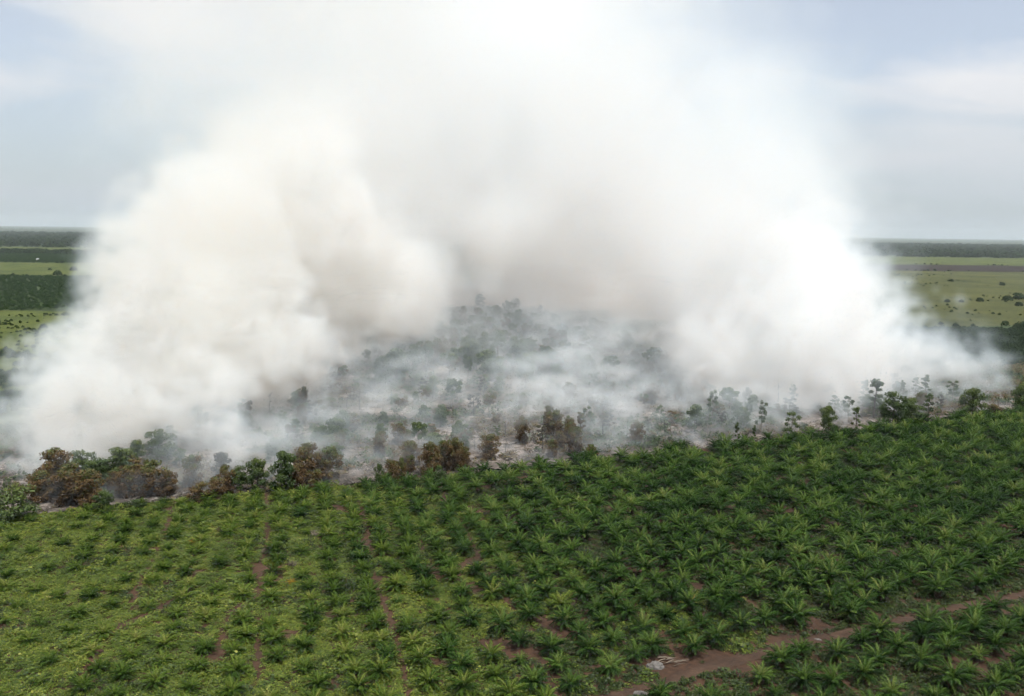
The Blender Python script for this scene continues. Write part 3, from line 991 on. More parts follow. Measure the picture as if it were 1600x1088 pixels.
# more of the thickets along the edge, crown against crown
for pa, pb, ya, yb, n, nm_ in ((45, 150, 748, 782, 9, 'western'), (158, 275, 735, 768, 8, 'second western'), (452, 535, 705, 750, 9, 'long'), (612, 735, 700, 738, 9, 'central'),
                               (870, 930, 668, 700, 5, 'small burnt'), (560, 640, 680, 715, 5, 'smoke-veiled'), (1105, 1195, 640, 670, 5, 'tall eastern'), (1285, 1460, 625, 655, 8, 'eastern edge')):
    for k in range(n):
        px = rng.uniform(pa, pb)
        g = gp(px, rng.uniform(ya, yb) if pb < 900 else np.interp(px, [pa, pb], [yb, ya]) + rng.uniform(-6, 4))
        east = px > 1000
        kk = random.choice(['op', 'rg', 'co', 'op'] if east else ['sc', 'sc', 'sc', 'rg', 'us', 'rg'])
        h = rng.uniform(6, 9.5)
        sc_w = kk in ('sc', 'us')
        tree('scorched_tree' if sc_w else 'tree', g[0], g[1], h, h * rng.uniform(.65, .95), kk,
             '%s tree packed among its neighbours inside the %s thicket' % ('scorched brown' if sc_w else 'green', nm_), 'tree', 'inner trees of the %s thicket' % nm_)

# trees deeper in the burning wood, seen only through smoke
inwood = []
tries = 0
while len(inwood) < 290 and tries < 12000:
    tries += 1
    px, py = rng.uniform(250, 1480), 474 + 230 * rng.random()
    if len(inwood) > 200:                      # the stand is thickest in the middle
        px, py = rng.normal(790, 120), 474 + 150 * rng.random()
    top = np.interp(px, [250, 400, 600, 700, 800, 900, 1100, 1300, 1480], [640, 600, 530, 478, 478, 510, 560, 590, 590])
    if py < top:
        continue
    g = gp(px, py)
    if g[1] < edge_y(g[0]) + 22 or g[1] > 1080:
        continue
    if any(math.hypot(g[0] - a, g[1] - b_) < 6.5 for a, b_ in inwood):
        continue
    inwood.append((g[0], g[1]))
    far_ = g[1] > 520
    k = random.choice(['rg', 'um', 'rd', 'us', 'rg', 'cs', 'rg', 'um'] if far_ else ['sc', 'us', 'og', 'rg', 'sn', 'op', 'cs', 'ss', 'ss'])
    h = rng.uniform(11, 19) if far_ else rng.uniform(6.5, 12.5)
    if k == 'ss':
        h *= .45
    side = 'western half' if px < 640 else ('central gap' if px < 800 else 'eastern half')
    deep = 'deep' if far_ else 'shallow'
    word = {'rg': 'green', 'um': 'flat-topped green', 'rd': 'brown domed', 'us': 'brown bare-stemmed', 'cs': 'narrow brown', 'sc': 'scorched brown', 'og': 'ashen grey', 'sn': 'dead leafless', 'op': 'thin airy', 'ss': 'low scorched'}[k]
    nm = {'ss': 'scorched_shrub', 'sn': 'dead_tree', 'rd': 'scorched_tree', 'us': 'scorched_tree', 'sc': 'scorched_tree', 'cs': 'scorched_tree', 'og': 'ashen_tree'}.get(k, 'tree')
    where = 'far back in the smoke' if far_ else 'among thin smoke near the ash'
    tree(nm, g[0], g[1], h, h * rng.uniform(.58, .95) * (2.0 if k == 'ss' else 1), k, '%s %s %s, %s of the wood' % (word, 'shrub' if k == 'ss' else 'tree', where, side), 'shrub' if k == 'ss' else 'tree',
         '%s trees %s, %s' % (word, where, side))

# charred logs on the ash
lm = []
for s in range(4):
    r = np.random.default_rng(60 + s)
    mb = MB()
    n = 6
    pts = [np.array([-3 + 6 * i / n, .25 * math.sin(i * 1.3 + s), .22 + .04 * i * (s % 2)]) for i in range(n + 1)]
    mb.tube(pts, [.26 - .025 * i for i in range(n + 1)], 7, np.repeat(r.uniform(.1, 1, n + 1), 7))
    for k in range(4):
        i = int(r.integers(1, n))
        mb.tube([pts[i], pts[i] + [r.uniform(-.4, .8), r.choice([-1, 1]) * r.uniform(.5, 1.2), r.uniform(.2, .9)]], [.09, .03], 5, r.random())
    lm.append(mb.mesh('charred_log', M['char'], True))
for i in range(46):
    px = rng.uniform(30, 1500)
    ey = np.interp(px, [0, 100, 200, 300, 400, 550, 700, 800, 950, 1100, 1200, 1300, 1450, 1600], [810, 800, 790, 778, 772, 762, 745, 738, 722, 700, 690, 678, 660, 640])
    g = gp(px, ey - rng.uniform(3, 34))
    o = tag(link('charred_log', lm[i % 4], loc=(g[0], g[1], -.2), rz=rng.uniform(0, 6.28), scale=rng.uniform(.5, 1.2)),
            'charred log lying on the pale ash between field edge and burnt trees', 'log', 'charred logs on the ash')
# litter of sticks and low burnt stubble
def litter_mesh(seed, material, n=18, up=.25):
    r = np.random.default_rng(seed)
    mb = MB()
    for k in range(n):
        c = np.array([r.normal(0, .9), r.normal(0, .9), .02])
        a = r.uniform(0, 6.28)
        d = np.array([math.cos(a), math.sin(a), r.uniform(0, up)]) * r.uniform(.4, 1.3)
        mb.tube([c, c + d], [.05, .02], 3, r.random(), cap=False)
    return mb.mesh('litter', material)


LIT = [litter_mesh(70 + i, M['char']) for i in range(3)] + [litter_mesh(80 + i, M['char'], 12, 1.6) for i in range(3)]
LIT2 = [clump_mesh(90 + i, 26, .9, .9, .4, M['tree_scorched'], up=1.2) for i in range(3)]
k = 16000
x = rng.uniform(-230, 330, k)
y = edge_y(x) + 1 + 230 * rng.random(k) ** 1.5
keep = wobble(x, y, 13, 5.) + rng.normal(0, .3, k) > -.1
x, y = x[keep], y[keep]
scatter('burnt_litter', np.c_[x, y, np.full(len(x), -.2)], rng.uniform(0, 6.28, len(x)), rng.uniform(.6, 1.5, len(x)),
        np.where(rng.random(len(x)) < .78, rng.integers(0, 6, len(x)), rng.integers(6, 9, len(x))), LIT + LIT2, "charred sticks and stubble strewn over the ash", 'burnt litter')
k = 30000
x = rng.uniform(-230, 330, k)
y = edge_y(x) + 14 + 700 * rng.random(k) ** 1.3
keep = (wobble(x, y, 17, 6.) + .5 * wobble(x, y, 6, 2.) + rng.normal(0, .2, k) > -.25 + .5 * np.clip(1 - (y - edge_y(x)) / 45, 0, 1)) & (np.abs(x) < .62 * y)
x, y = x[keep], y[keep]
UND = LIT2 + [clump_mesh(95 + i, 30, .9, 1.0, .45, M['tree_green'], up=1.2) for i in range(3)]
gr = wobble(x, y, 24, 8.) + rng.normal(0, .3, len(x)) > .05
scatter('undergrowth', np.c_[x, y, np.full(len(x), -.2)], rng.uniform(0, 6.28, len(x)), np.c_[rng.uniform(1.0, 2.8, (len(x), 2)), rng.uniform(.9, 2.8, len(x))] * (1 + .8 * np.clip((y - 480) / 200, 0, 1))[:, None],
        np.where(gr, rng.integers(3, 6, len(x)), rng.integers(0, 3, len(x))), UND, 'singed undergrowth between the trees of the burning wood', 'undergrowth')

# dead pale shrubs in the creeper field
tw = []
for s in range(3):
    r = np.random.default_rng(130 + s)
    mb = MB()
    for i in range(26):
        a, e = r.uniform(0, 6.28), r.uniform(.5, 1.4)
        d = np.array([math.cos(a) * math.cos(e), math.sin(a) * math.cos(e), math.sin(e)])
        p1 = d * r.uniform(1.0, 2.0)
        mb.tube([(0, 0, 0), p1 * .6, p1], [.07, .05, .02], 4, r.random(), cap=False)
        for k in range(3):
            mb.tube([p1 * .6, p1 * .6 + r.normal(0, .4, 3) + d * .4], [.035, .012], 3, r.random(), cap=False)
    tw.append(mb.mesh('dead_shrub', M['dead_twig']))
for i, (px, py, s, lab) in enumerate([(492, 838, 1.25, 'bare pale grey shrub, upper of three among the creeper'), (457, 886, 1.2, 'bare pale shrub, lowest of three in creeper west of middle rows'),
                                      (414, 866, 1.0, 'bare brownish shrub, western of three in creeper'), (105, 930, .7, 'faint dead shrub in the lower creeper field')]):
    g = gp(px, py)
    tag(link('dead_shrub', tw[i % 3], loc=(g[0], g[1], 0), rz=i, scale=s), lab, 'dead shrub')

# rubble and cut fronds beside the track
def lump(seed, sx_, sy_, sz_):
    r = np.random.default_rng(seed)
    mb = MB()
    nu, nv = 14, 7
    vs = [(0, 0, sz_)]
    for j in range(1, nv):
        for i in range(nu):
            a, e = 6.2832 * i / nu, math.pi / 2 * (1 - j / (nv - 1))
            q = 1 + r.normal(0, .10)
            vs.append((sx_ * math.cos(a) * math.cos(e) * q, sy_ * math.sin(a) * math.cos(e) * q, sz_ * math.sin(e) * q - (.1 if j == nv - 1 else 0)))
    fs = [(0, 1 + i, 1 + (i + 1) % nu) for i in range(nu)]
    for j in range(nv - 2):
        for i in range(nu):
            a, b_ = 1 + j * nu + i, 1 + j * nu + (i + 1) % nu
            fs.append((a, a + nu, b_ + nu, b_))
    mb.add(vs, fs, np.clip(r.normal(.6, .2, len(vs)), 0, 1))
    return mb.mesh('rubble', M['rubble'])


for px, py, s, lab in [(1024, 1042, (1.9, 1.5, .9), 'pale grey rubble heap beside the dirt track and cut fronds'), (1000, 1084, (1.6, .8, .35), 'flat pale slab at the lower side of dirt track'),
                       (1585, 1033, (1.2, .7, .35), 'pale stone at frame side among dark palms'), (1278, 1000, (1.0, .5, .25), 'small pale slab on the verge of the dirt track')]:
    g = gp(px, py)
    tag(link('rubble_heap', lump(int(px), *s), loc=(g[0], g[1], 0)), lab, 'rubble')
g = gp(1050, 1035)
r = np.random.default_rng(5)
root = tag(link('cut_frond_pile', None, loc=(g[0], g[1], .05)), 'loose pile of dry grey cut palm fronds beside rubble heap', 'frond pile')
for i in range(16):
    mb = MB()
    a = r.uniform(-.9, .9)
    p = np.array([r.normal(0, 1.6), r.normal(0, .9), .1 + .04 * i])
    d = np.array([math.cos(a), math.sin(a), r.uniform(-.03, .12)]) * r.uniform(1.5, 3.0)
    mb.tube([p - d * .5, p + [0, 0, .08], p + d * .5], [.09, .07, .03], 4, r.random())
    link('dry_frond', mb.mesh('dry_frond', M['dead_twig']), root)


# ------------------------------------------------------------------ far vegetation
def far_crown(seed, n, flat, size, material):
    r = np.random.default_rng(seed)
    mb = MB()
    for k in range(n):
        d = r.normal(0, 1, 3)
        d /= np.linalg.norm(d)
        d[2] = abs(d[2])
        p = d * r.uniform(.7, 1.0) * np.array([1, 1, flat]) + [0, 0, .12]
        o = d + r.normal(0, .45, 3)
        o /= np.linalg.norm(o)
        u = np.cross(o, r.normal(0, 1, 3))
        u /= np.linalg.norm(u)
        w = np.cross(o, u)
        s = size * r.uniform(.6, 1.2)
        mb.add([p - u * s, p - w * s * .7, p + u * s, p + w * s * .7], [(0, 1, 2, 3)], np.clip(r.normal(.5, .2) + .15 * d[2], 0, 1))
    return mb.mesh('far_crown', material)


FARC = [far_crown(i, 90, 1.0, .26, M['far_leaf']) for i in range(4)]
FARP = [bake_crown(PLANS[i], M['far_palm'], 2) for i in (0, 2, 4)]


def band(xa, ya, xb, yb, sp, jit):
    """grid of planting places in a band of land, only where the picture reaches"""
    X, Y = np.meshgrid(np.arange(xa, xb, sp), np.arange(ya, yb, sp * .87))
    X = X + (np.arange(X.shape[0]) % 2)[:, None] * sp / 2
    P = np.c_[X.ravel(), Y.ravel()] + rng.normal(0, jit, (X.size, 2))
    px, py = proj(np.c_[P, np.zeros(len(P))])
    return P[(px > -120) & (px < 1720)]


def put(name, P, s0, s1, src, label, cat, z=-.5):
    n = len(P)
    s = rng.uniform(s0, s1, n)
    return scatter(name, np.c_[P, np.full(n, z)], rng.uniform(0, 6.28, n), np.c_[s, s, s * rng.uniform(.75, 1.2, n)], rng.integers(0, len(src), n), src, label, cat)


P = band(-1000, 860, -200, 1550, 8.6, 1.9)
P = P[P[:, 1] > 985 + .31 * (P[:, 0] + 420) * -1 * 0 + np.interp(P[:, 0], [-700, -520, -380], [-110, -60, 60])]
put('distant_plantation', P, .95, 1.25, FARP, 'dark green palm plantation beyond the western grass field', 'plantation', .6)
P = band(-1900, 2120, -500, 2720, 9, .8)
put('distant_plantation', P, 1.0, 1.3, FARP, 'farther dark plantation strip beyond the light western field', 'plantation', .6)
P = band(-1700, 2720, -760, 3000, 10, 3)
put('distant_wood', P[rng.random(len(P)) < .6], 4.5, 10, FARC, 'dark tree belt behind the farther western plantation', 'wood')
P = band(-9000, 3560, -1500, 9000, 62, 25)
put('distant_wood', P, 9, 22, FARC, 'hazy dark woodland up to the western horizon', 'wood')
P = band(1500, 4000, 9000, 9500, 55, 25)
put('distant_wood', P, 10, 24, FARC, 'hazy dark treeline along the eastern horizon', 'wood')
P = band(300, 625, 640, 880, 4.6, 1.2)
P = P[(P[:, 0] > 275 + .0 * P[:, 1]) & (wobble(P[:, 0], P[:, 1], 25, 1.) > -.75)]
put('scrub', P, 1.4, 3.0, FARC, 'dense dark green scrub east of the smoke', 'scrub')
P = band(262, 520, 420, 640, 4.0, 1.2)
P = P[P[:, 1] > edge_y(P[:, 0]) + 60]
put('scrub', P, 1.2, 2.6, [far_crown(9 + i, 80, .9, .26, M['tree_scorched']) for i in range(2)], 'brown burnt scrub between eastern smoke and palms', 'scrub')
P = band(-420, 300, -196, 620, 5.2, 1.6)
P = P[(P[:, 0] < -212 - .16 * (P[:, 1] - 300)) & (wobble(P[:, 0], P[:, 1], 18, 2.) > -.1)]
put('scrub', P, 1.2, 3.0, FARC, 'dark green scrub west of the left smoke plume', 'scrub')
P = band(-700, 560, -220, 900, 7, 3)
P = P[wobble(P[:, 0], P[:, 1], 16, 3.) + rng.normal(0, .3, len(P)) > .2]
put('scrub', P, .8, 1.9, FARC, 'low dark tufts scattered over the western grass field', 'scrub')
P = band(320, 890, 1100, 2300, 24, 8)
P = P[wobble(P[:, 0], P[:, 1], 60, 3.) + rng.normal(0, .3, len(P)) > .42]
put('scrub', P, .9, 2.4, FARC, 'low dark tufts scattered over the olive field', 'scrub')

hr = []
for xa, xb, ys in ((-3000, -250, (935, 1565, 2112, 2722, 3050, 3560)), (330, 4200, (892, 2345, 2880, 3950))):
    for yy in ys:
        for k in range(int((xb - xa) / 16)):
            x = rng.uniform(xa, xb)
            if wobble(x, yy, 70, yy) + rng.normal(0, .25) > .15:
                hr.append((x, yy + rng.normal(0, 6) + (x * .03 if xa > 0 else 0)))
put('hedgerow', np.array(hr), 1.5, 4.5, FARC, 'broken dark hedgerows between the far fields', 'hedgerow')
bush_trunk = MB()
bush_trunk.tube([(0, 0, -.1), (0, .03, .3), (.02, 0, .7)], [.09, .07, .03], 6, .3)
bush_trunk = bush_trunk.mesh('trunk', M['bark'], True)
BUSH = [far_crown(200 + i, 240, 1.05, .17, M['far_leaf']) for i in range(3)]
for i, (px, py, wp, lab) in enumerate([
        (137, 488, 14, 'round dark bush near smoke at the near edge of western plantation'), (103, 493, 11, 'dark bush left of the round one, western plantation edge'),
        (125, 478, 10, 'dark bush just above its neighbours at plantation edge'), (90, 430, 14, 'low dark bush on the far edge of light western field'),
        (115, 423, 12, 'dark bush cluster in the middle of light western field'), (78, 422, 6, 'small dark dot bush in the light western field'),
        (68, 512, 12, 'dark bush in upper western grass field'), (110, 512, 10, 'second dark bush in upper western grass field'),
        (1531, 471, 12, 'dark round bush in the middle of olive field'), (1502, 472, 8, 'smaller dark bush left of the round one in olive field'),
        (1566, 446, 9, 'dark bush in upper olive field'), (1486, 440, 8, 'dark bush at smoke side of upper olive field'),
        (1574, 470, 16, 'broad dark thicket at eastern side of olive field'), (1592, 468, 18, 'dark thicket cut by the frame side in olive field'),
        (1592, 478, 12, 'dark bush below the thicket in olive field'), (1592, 513, 18, 'black-green thicket above the eastern scrub'),
        (1480, 472, 9, 'dim bush veiled by smoke side in olive field')]):
    g = gp(px, py)
    d = math.hypot(g[0], g[1]) / FPX
    s = wp * d / 2.2
    root = tag(link('bush', None, loc=(g[0], g[1], -.5), rz=i, scale=s), lab, 'bush')
    link('trunk', bush_trunk, root)
    link('crown', BUSH[i % 3], root)

# far farmhouses, a few pixels each
wall_m, _, b = new_mat('house_wall')
b.inputs['Base Color'].default_value = (.45, .44, .42, 1)
roof_m, _, b = new_mat('house_roof')
b.inputs['Base Color'].default_value = (.34, .35, .36, 1)
for px, py, w_, lab in [(1526, 401, 15, 'white farmhouse, western of the far eastern group'), (1534, 400, 12, 'small white house beside the western far farmhouse'),
                        (1551, 402, 14, 'white farmhouse, eastern of the far group'), (59, 407, 6, 'lone white hut in front of far western plantation')]:
    g = gp(px, py)
    root = tag(link('farmhouse', None, loc=(g[0], g[1], -.5), rz=.3), lab, 'house')
    a, c, h = w_ / 2, w_ / 3, 3.2
    mb = MB()
    mb.add([(-a, -c, 0), (a, -c, 0), (a, c, 0), (-a, c, 0), (-a, -c, h), (a, -c, h), (a, c, h), (-a, c, h), (-a, 0, h + 2), (a, 0, h + 2)],
           [(0, 1, 5, 4), (1, 2, 6, 9, 5), (2, 3, 7, 6), (3, 0, 4, 8, 7)])
    link('wall', mb.mesh('wall', wall_m), root)
    mb = MB()
    mb.add([(-a - .5, -c - .6, h - .3), (a + .5, -c - .6, h - .3), (a + .5, 0, h + 2.1), (-a - .5, 0, h + 2.1), (a + .5, c + .6, h - .3), (-a - .5, c + .6, h - .3)], [(0, 1, 2, 3), (3, 2, 4, 5)])
    link('roof', mb.mesh('roof', roof_m), root)

# ------------------------------------------------------------------ smoke
SMOKE_TAN, HAZE, VEIL = .0028, 3.3e-5, .0122


class Grid:
    """a box of air on which smoke density is worked out"""

    def __init__(s, lo, hi, vx):
        s.lo, s.hi, s.vx = np.array(lo, float), np.array(hi, float), vx
        s.n = np.round((s.hi - s.lo) / vx).astype(int) + 1
        s.ax = [(s.lo[i] + vx * np.arange(s.n[i])).astype(np.float32) for i in range(3)]
        s.X, s.Y, s.Z = np.meshgrid(*s.ax, indexing='ij')

    def field(s, power, seed, size, aniso=(1, 1, 1)):
        """smooth random field, unit variance; size: the largest swirls in metres"""
        r = np.random.default_rng(seed)
        k0 = np.fft.fftfreq(s.n[0], s.vx)[:, None, None] * aniso[0]
        k1 = np.fft.fftfreq(s.n[1], s.vx)[None, :, None] * aniso[1]
        k2 = np.fft.rfftfreq(s.n[2], s.vx)[None, None, :] * aniso[2]
        kk = k0 ** 2 + k1 ** 2 + k2 ** 2 + (1 / size) ** 2
        F = np.fft.rfftn(r.standard_normal(tuple(s.n)).astype(np.float32)) * kk ** (-power / 2)
        F[0, 0, 0] = 0
        v = np.fft.irfftn(F, s=tuple(s.n), axes=(0, 1, 2)).astype(np.float32)
        return v / v.std()

    def box(s, c, rad):
        i0 = [max(0, int((c[i] - rad - s.lo[i]) / s.vx)) for i in range(3)]
        i1 = [min(int(s.n[i]), int((c[i] + rad - s.lo[i]) / s.vx) + 2) for i in range(3)]
        return tuple(slice(p, q) for p, q in zip(i0, i1)) if all(q > p for p, q in zip(i0, i1)) else None


def billow(f):
    return np.minimum(1.35 * np.abs(f) ** .9 - .95, 1.0)


def smooth(t):
    t = np.clip(t, 0, 1)
    return t * t * (3 - 2 * t)


# the burning front, as it runs through the wood
FIRE = [gp(*p)[:2] for p in [(5, 735), (95, 702), (190, 700), (262, 672), (395, 625), (545, 578), (640, 528), (690, 498), (790, 492), (850, 515), (950, 545), (1050, 582), (1150, 618), (1240, 645), (1340, 622), (1450, 602), (1560, 618)]]
fire = []
for a, b in zip(FIRE[:-1], FIRE[1:]):
    n = max(1, int(np.linalg.norm(b - a) / 17))
    for i in range(n):
        fire.append(a + (b - a) * (i + .5) / n)
fpts = np.array(fire)
fo_ = np.argsort(fpts[:, 0])

# -- the plume
A = Grid((-304, 256, -.1), (368, 1116, 343.9), 4.0)
big = A.field(2.6, 1, 330)
puffy = billow(A.field(2.1, 2, 90))
puff2 = billow(A.field(2.0, 4, 40))
fine = A.field(1.9, 3, 40)
wx, wy, wz = A.field(2.6, 7, 200), A.field(2.6, 8, 200), A.field(2.6, 9, 200)
PX, PY, PZ = A.X + 9 * wx, A.Y + 9 * wy, A.Z + 7 * wz
thick = np.full(tuple(A.n), -1e3, np.float32)         # metres inside the nearest dense puff
loose = np.full(tuple(A.n), -1e3, np.float32)         # the same for the spread-out smoke
west_puffs = []
thickw = np.full(tuple(A.n), -1e3, np.float32)
def puff(f, x, y, z, rad):
    if f is thick and x < -38 and y < 640 and z < 165:      # the western columns get a finer grid below
        west_puffs.append((x, y, z, rad))
        f = thickw
    s = A.box((x, y, z), rad + 18)
    if s:
        d = rad - np.sqrt((PX[s] - x) ** 2 + (PY[s] - y) ** 2 + ((PZ[s] - z) * 1.05) ** 2)
        np.maximum(f[s], d, out=f[s])
for j, c in enumerate(fire):
    r = np.random.default_rng(500 + j)
    x0, y0 = c + r.normal(0, 4, 2)
    west, east = np.clip((-70 - x0) / 60, 0, 1), np.clip((x0 - 95) / 60, 0, 1)
    flank = max(west, east)
    z, rad = 3.0 + 24 * (1 - flank), 9.0 + 6 * r.random() + 6 * flank
    ztop = (60 + 70 * r.random()) * west + (40 + 60 * r.random()) * east
    while z < 390:
        pull = np.clip((z - 25) / 220, 0, 1) ** 1.1
        xx = x0 + r.normal(0, .25) * rad - (x0 - 10) * .50 * pull * (1 if x0 > 0 else .55)
        yy = y0 + r.normal(0, .25) * rad + 60 * pull + .12 * z + 25 * (1 - flank)
        puff(loose, xx, yy, z, rad * 1.05)
        if z < ztop:
            puff(thick, xx, yy, z, rad * .85)
        z += rad * .6
        rad = min(rad + 3.4 + 2.2 * r.random(), 66)
for x, y, z, rad in [(0, 660, 72, 34), (42, 630, 58, 28), (84, 590, 66, 32), (22, 640, 100, 28), (-24, 700, 84, 34), (62, 640, 92, 28), (110, 560, 50, 26), (130, 540, 80, 30)]:
    puff(thick, x, y, z, rad)
# separate heads of smoke that stand out in the plume
for x, y, z, rad in [(-68, 560, 62, 34), (-100, 545, 48, 26), (-40, 575, 70, 24), (-165, 372, 62, 26), (-140, 395, 80, 34), (-160, 400, 104, 18), (-118, 420, 66, 30), (-172, 345, 34, 22), (-150, 340, 22, 20),
                     (170, 500, 50, 28), (200, 500, 34, 26), (-90, 470, 100, 30)]:
    puff(thick, x, y, z, rad * .85)
for j in range(46):                                    # older smoke drifting away behind
    r = np.random.default_rng(1500 + j)
    puff(loose, r.uniform(-190, 200), r.uniform(760, 960), r.uniform(75, 300), r.uniform(40, 66))
for x, y, z, rad in [(-35, 720, 95, 46), (0, 760, 80, 46), (-65, 690, 100, 40), (30, 740, 110, 46), (-20, 800, 60, 40)]:
    puff(loose, x, y, z, rad)
for x in np.arange(-290, 300, 21):                     # the far side of the burning wood, behind the last trees
    r = np.random.default_rng(int(x) + 2500)
    for z in (8, 42, 80, 125):
        back = 975 + 60 * math.sin(x / 37.0) + 35 * math.sin(x / 13.0 + 1) + r.normal(0, 25)
        puff(loose, x + r.normal(0, 8), back - .12 * z, z, r.uniform(26, 44))
        puff(loose, x + r.normal(0, 8), 1055, z, 46)
for x, y, z, rad in [(-178, 335, 18, 18), (-188, 348, 32, 15), (-164, 326, 12, 15), (-190, 338, 18, 13), (-150, 345, 40, 20), (-128, 352, 24, 16), (-110, 400, 36, 22)]:
    puff(thick, x, y, z, rad)
for x, y, z, rad in [(248, 505, 26, 24), (266, 520, 14, 20), (285, 520, 10, 14)]:
    puff(loose, x, y, z, rad)
# indraught bends the flanks inwards as they rise
zz_ = A.ax[2]
def west_wall(G_):
    return np.interp(G_.ax[2], [0, 20, 32, 45, 60, 90, 122, 170, 200, 260, 344], [-.60, -.585, -.56, -.51, -.475, -.455, -.42, -.37, -.33, -.27, -.2]).astype(np.float32)[None, None, :] * np.minimum(G_.Y, 430)


lw = west_wall(A)
rw = np.interp(zz_, [0, 11, 45, 73, 92, 122, 155, 197, 260, 344], [304, 294, 250, 222, 210, 198, 180, 150, 110, 60]).astype(np.float32)[None, None, :]
env = np.minimum(PX - lw, rw - PX) * .8
soft = np.clip(A.Z / 180, 0, 1)                        # sharp billows low down, looser higher up
e1 = np.minimum(thick, env - 3) + 10 * puffy + 7.5 * puff2 + 3.5 * fine + 3 * big
lw2 = lw - 85 * smooth((A.Z - 95) / 90)
env2 = np.minimum((PX - lw2) * .5 - 12 * (1 - soft), (rw + 30 * smooth((A.Z - 110) / 80) - PX) * .7)
e2 = np.minimum(loose + 14 * soft, env2) + 8 * puffy + (3 + 3 * soft) * np.clip(fine, -3, 1.5) + 8 * np.clip(big, -3, 1.1)
westw = np.clip((-45 - A.X) / 50, 0, 1) * np.clip((620 - A.Y) / 80, 0, 1)
skin = 1 - .85 * westw * smooth((thickw + 34) / 26) * np.clip((170 - A.Z) / 60, 0, 1)       # fresh billows stand clear of older smoke
rho = smooth(e1 / (6 + 12 * soft)) * (.042 + .022 * westw - .026 * soft) + skin * smooth((loose + 14 + 30 * soft) / 10) * smooth(e2 / (20 + 60 * soft)) * (.0170 - .0080 * soft) * np.clip(1 + .35 * big + .3 * puffy, .25, 2)
# smoke lying in the far half of the wood
low = np.clip(1.25 - A.Z / (38 + 10 * big), 0, 1) * np.clip((A.Y - 610) / 170, 0, 1) * np.clip((300 - np.abs(A.X - 10)) / 50, 0, 1)
rho += .0055 * low * np.clip(.6 + .5 * fine + .4 * big, .1, 2)
rho[:2] = rho[-2:] = 0
rho[:, :2] = rho[:, -2:] = 0

# -- the western columns, fresh and sharp
C = Grid((-238, 282, -.1), (-34, 642, 182.3), 2.4)
c1, c2, c3 = billow(C.field(2.2, 31, 60)), billow(C.field(2.1, 32, 26)), C.field(1.9, 33, 14)
vx_, vy_, vz_ = C.field(2.5, 34, 90), C.field(2.5, 35, 90), C.field(2.5, 36, 90)
QX, QY, QZ = C.X + 6 * vx_, C.Y + 6 * vy_, C.Z + 5 * vz_
deep = np.full(tuple(C.n), -1e3, np.float32)
for x, y, z, rad in west_puffs:
    s = C.box((x, y, z), rad + 14)
    if s:
        d = rad - np.sqrt((QX[s] - x) ** 2 + (QY[s] - y) ** 2 + ((QZ[s] - z) * 1.05) ** 2)
        np.maximum(deep[s], d, out=deep[s])
e3 = np.minimum(deep, (QX - west_wall(C)) * .85 - 3 - 6 * np.clip((C.Z - 25) / 30, 0, 1)) + 6.5 * c1 + 4.2 * c2 + 1.7 * c3
rhoC = smooth(e3 / (4 + 9 * np.clip(C.Z / 150, 0, 1))) * (.062 - .028 * np.clip(C.Z / 150, 0, 1)) * np.clip((178 - C.Z) / 50, 0, 1) * np.clip((-36 - C.X) / 30, 0, 1) * np.clip((640 - C.Y) / 40, 0, 1)
rhoC[:2] = rhoC[-2:] = 0
rhoC[:, :2] = rhoC[:, -2:] = 0

# -- thin smoke hanging among the burnt trees, and wisps from smouldering spots
B = Grid((-226, 262, -.1), (302, 742, 67.9), 2.0)
bigB, fineB, sw = B.field(2.6, 21, 160), B.field(2.0, 22, 22), B.field(2.4, 23, 60)
wisp = B.field(2.15, 24, 32, (1.5, 1.0, .5))
ux, uy = B.field(2.6, 25, 60), B.field(2.6, 26, 60)
front = np.interp(B.ax[0], EDGE[:, 0], EDGE[:, 1]).astype(np.float32)[:, None, None]
fl = np.interp(B.ax[0], fpts[fo_, 0], fpts[fo_, 1]).astype(np.float32)[:, None, None]
into = np.clip((B.Y - front - 1) / 14, 0, 1) * np.clip((742 - B.Y) / 70, 0, 1) * (1 - .62 * np.clip((B.Y - 440) / 110, 0, 1))
inx = np.clip((B.X + .555 * np.minimum(B.Y, 380)) / 22, 0, 1) * np.clip((288 - B.X) / 24, 0, 1)
gap = 1 - .8 * np.exp(-((B.X + 22 - (B.Y - 400) * .02) / 36) ** 2 - ((B.Y - 470) / 120) ** 2)      # a clearer lane in the middle
top_z = np.minimum(15 + 16 * np.clip((B.Y - front) / 90, 0, 2.0) + 7 * bigB, 48)
hang = np.clip(1.25 - B.Z / np.maximum(top_z, 6), 0, 1) ** .8
veil = np.clip(.30 + .75 * wisp + .28 * fineB + .35 * bigB, 0, 2.6) ** 1.6 * hang * into * inx * gap
rhoB = VEIL * veil
for j in range(120):
    r = np.random.default_rng(900 + j)
    x0 = r.uniform(-195, 245)
    f_, b_ = np.interp(x0, EDGE[:, 0], EDGE[:, 1]), np.interp(x0, fpts[fo_, 0], fpts[fo_, 1])
    x, y, z, rad = x0, f_ + 4 + (max(b_ - f_, 40) - 4) * r.random() ** 1.4, 0.0, r.uniform(1.6, 3.6)
    k_, hmax = r.uniform(.02, .06), r.uniform(14, 42)
    while z < hmax:
        s = B.box((x, y, z), 2.6 * rad + 4)
        if s:
            d2 = ((B.X[s] + 2.6 * ux[s] - x) ** 2 + (B.Y[s] + 2.6 * uy[s] - y) ** 2 + (B.Z[s] - z) ** 2) / rad ** 2
            rhoB[s] += k_ * (1 - z / hmax) * np.exp(-1.2 * d2) * np.clip(.7 + .6 * fineB[s], 0, 2) * .55
        z += rad * .8
        x += r.normal(-.35, 1.0)
        y += r.uniform(.2, 2.6)
        rad = rad * 1.12 + .25
rhoB[:2] = rhoB[-2:] = 0
rhoB[:, :2] = rhoB[:, -2:] = 0
rhoB[:, :, -2:] = 0

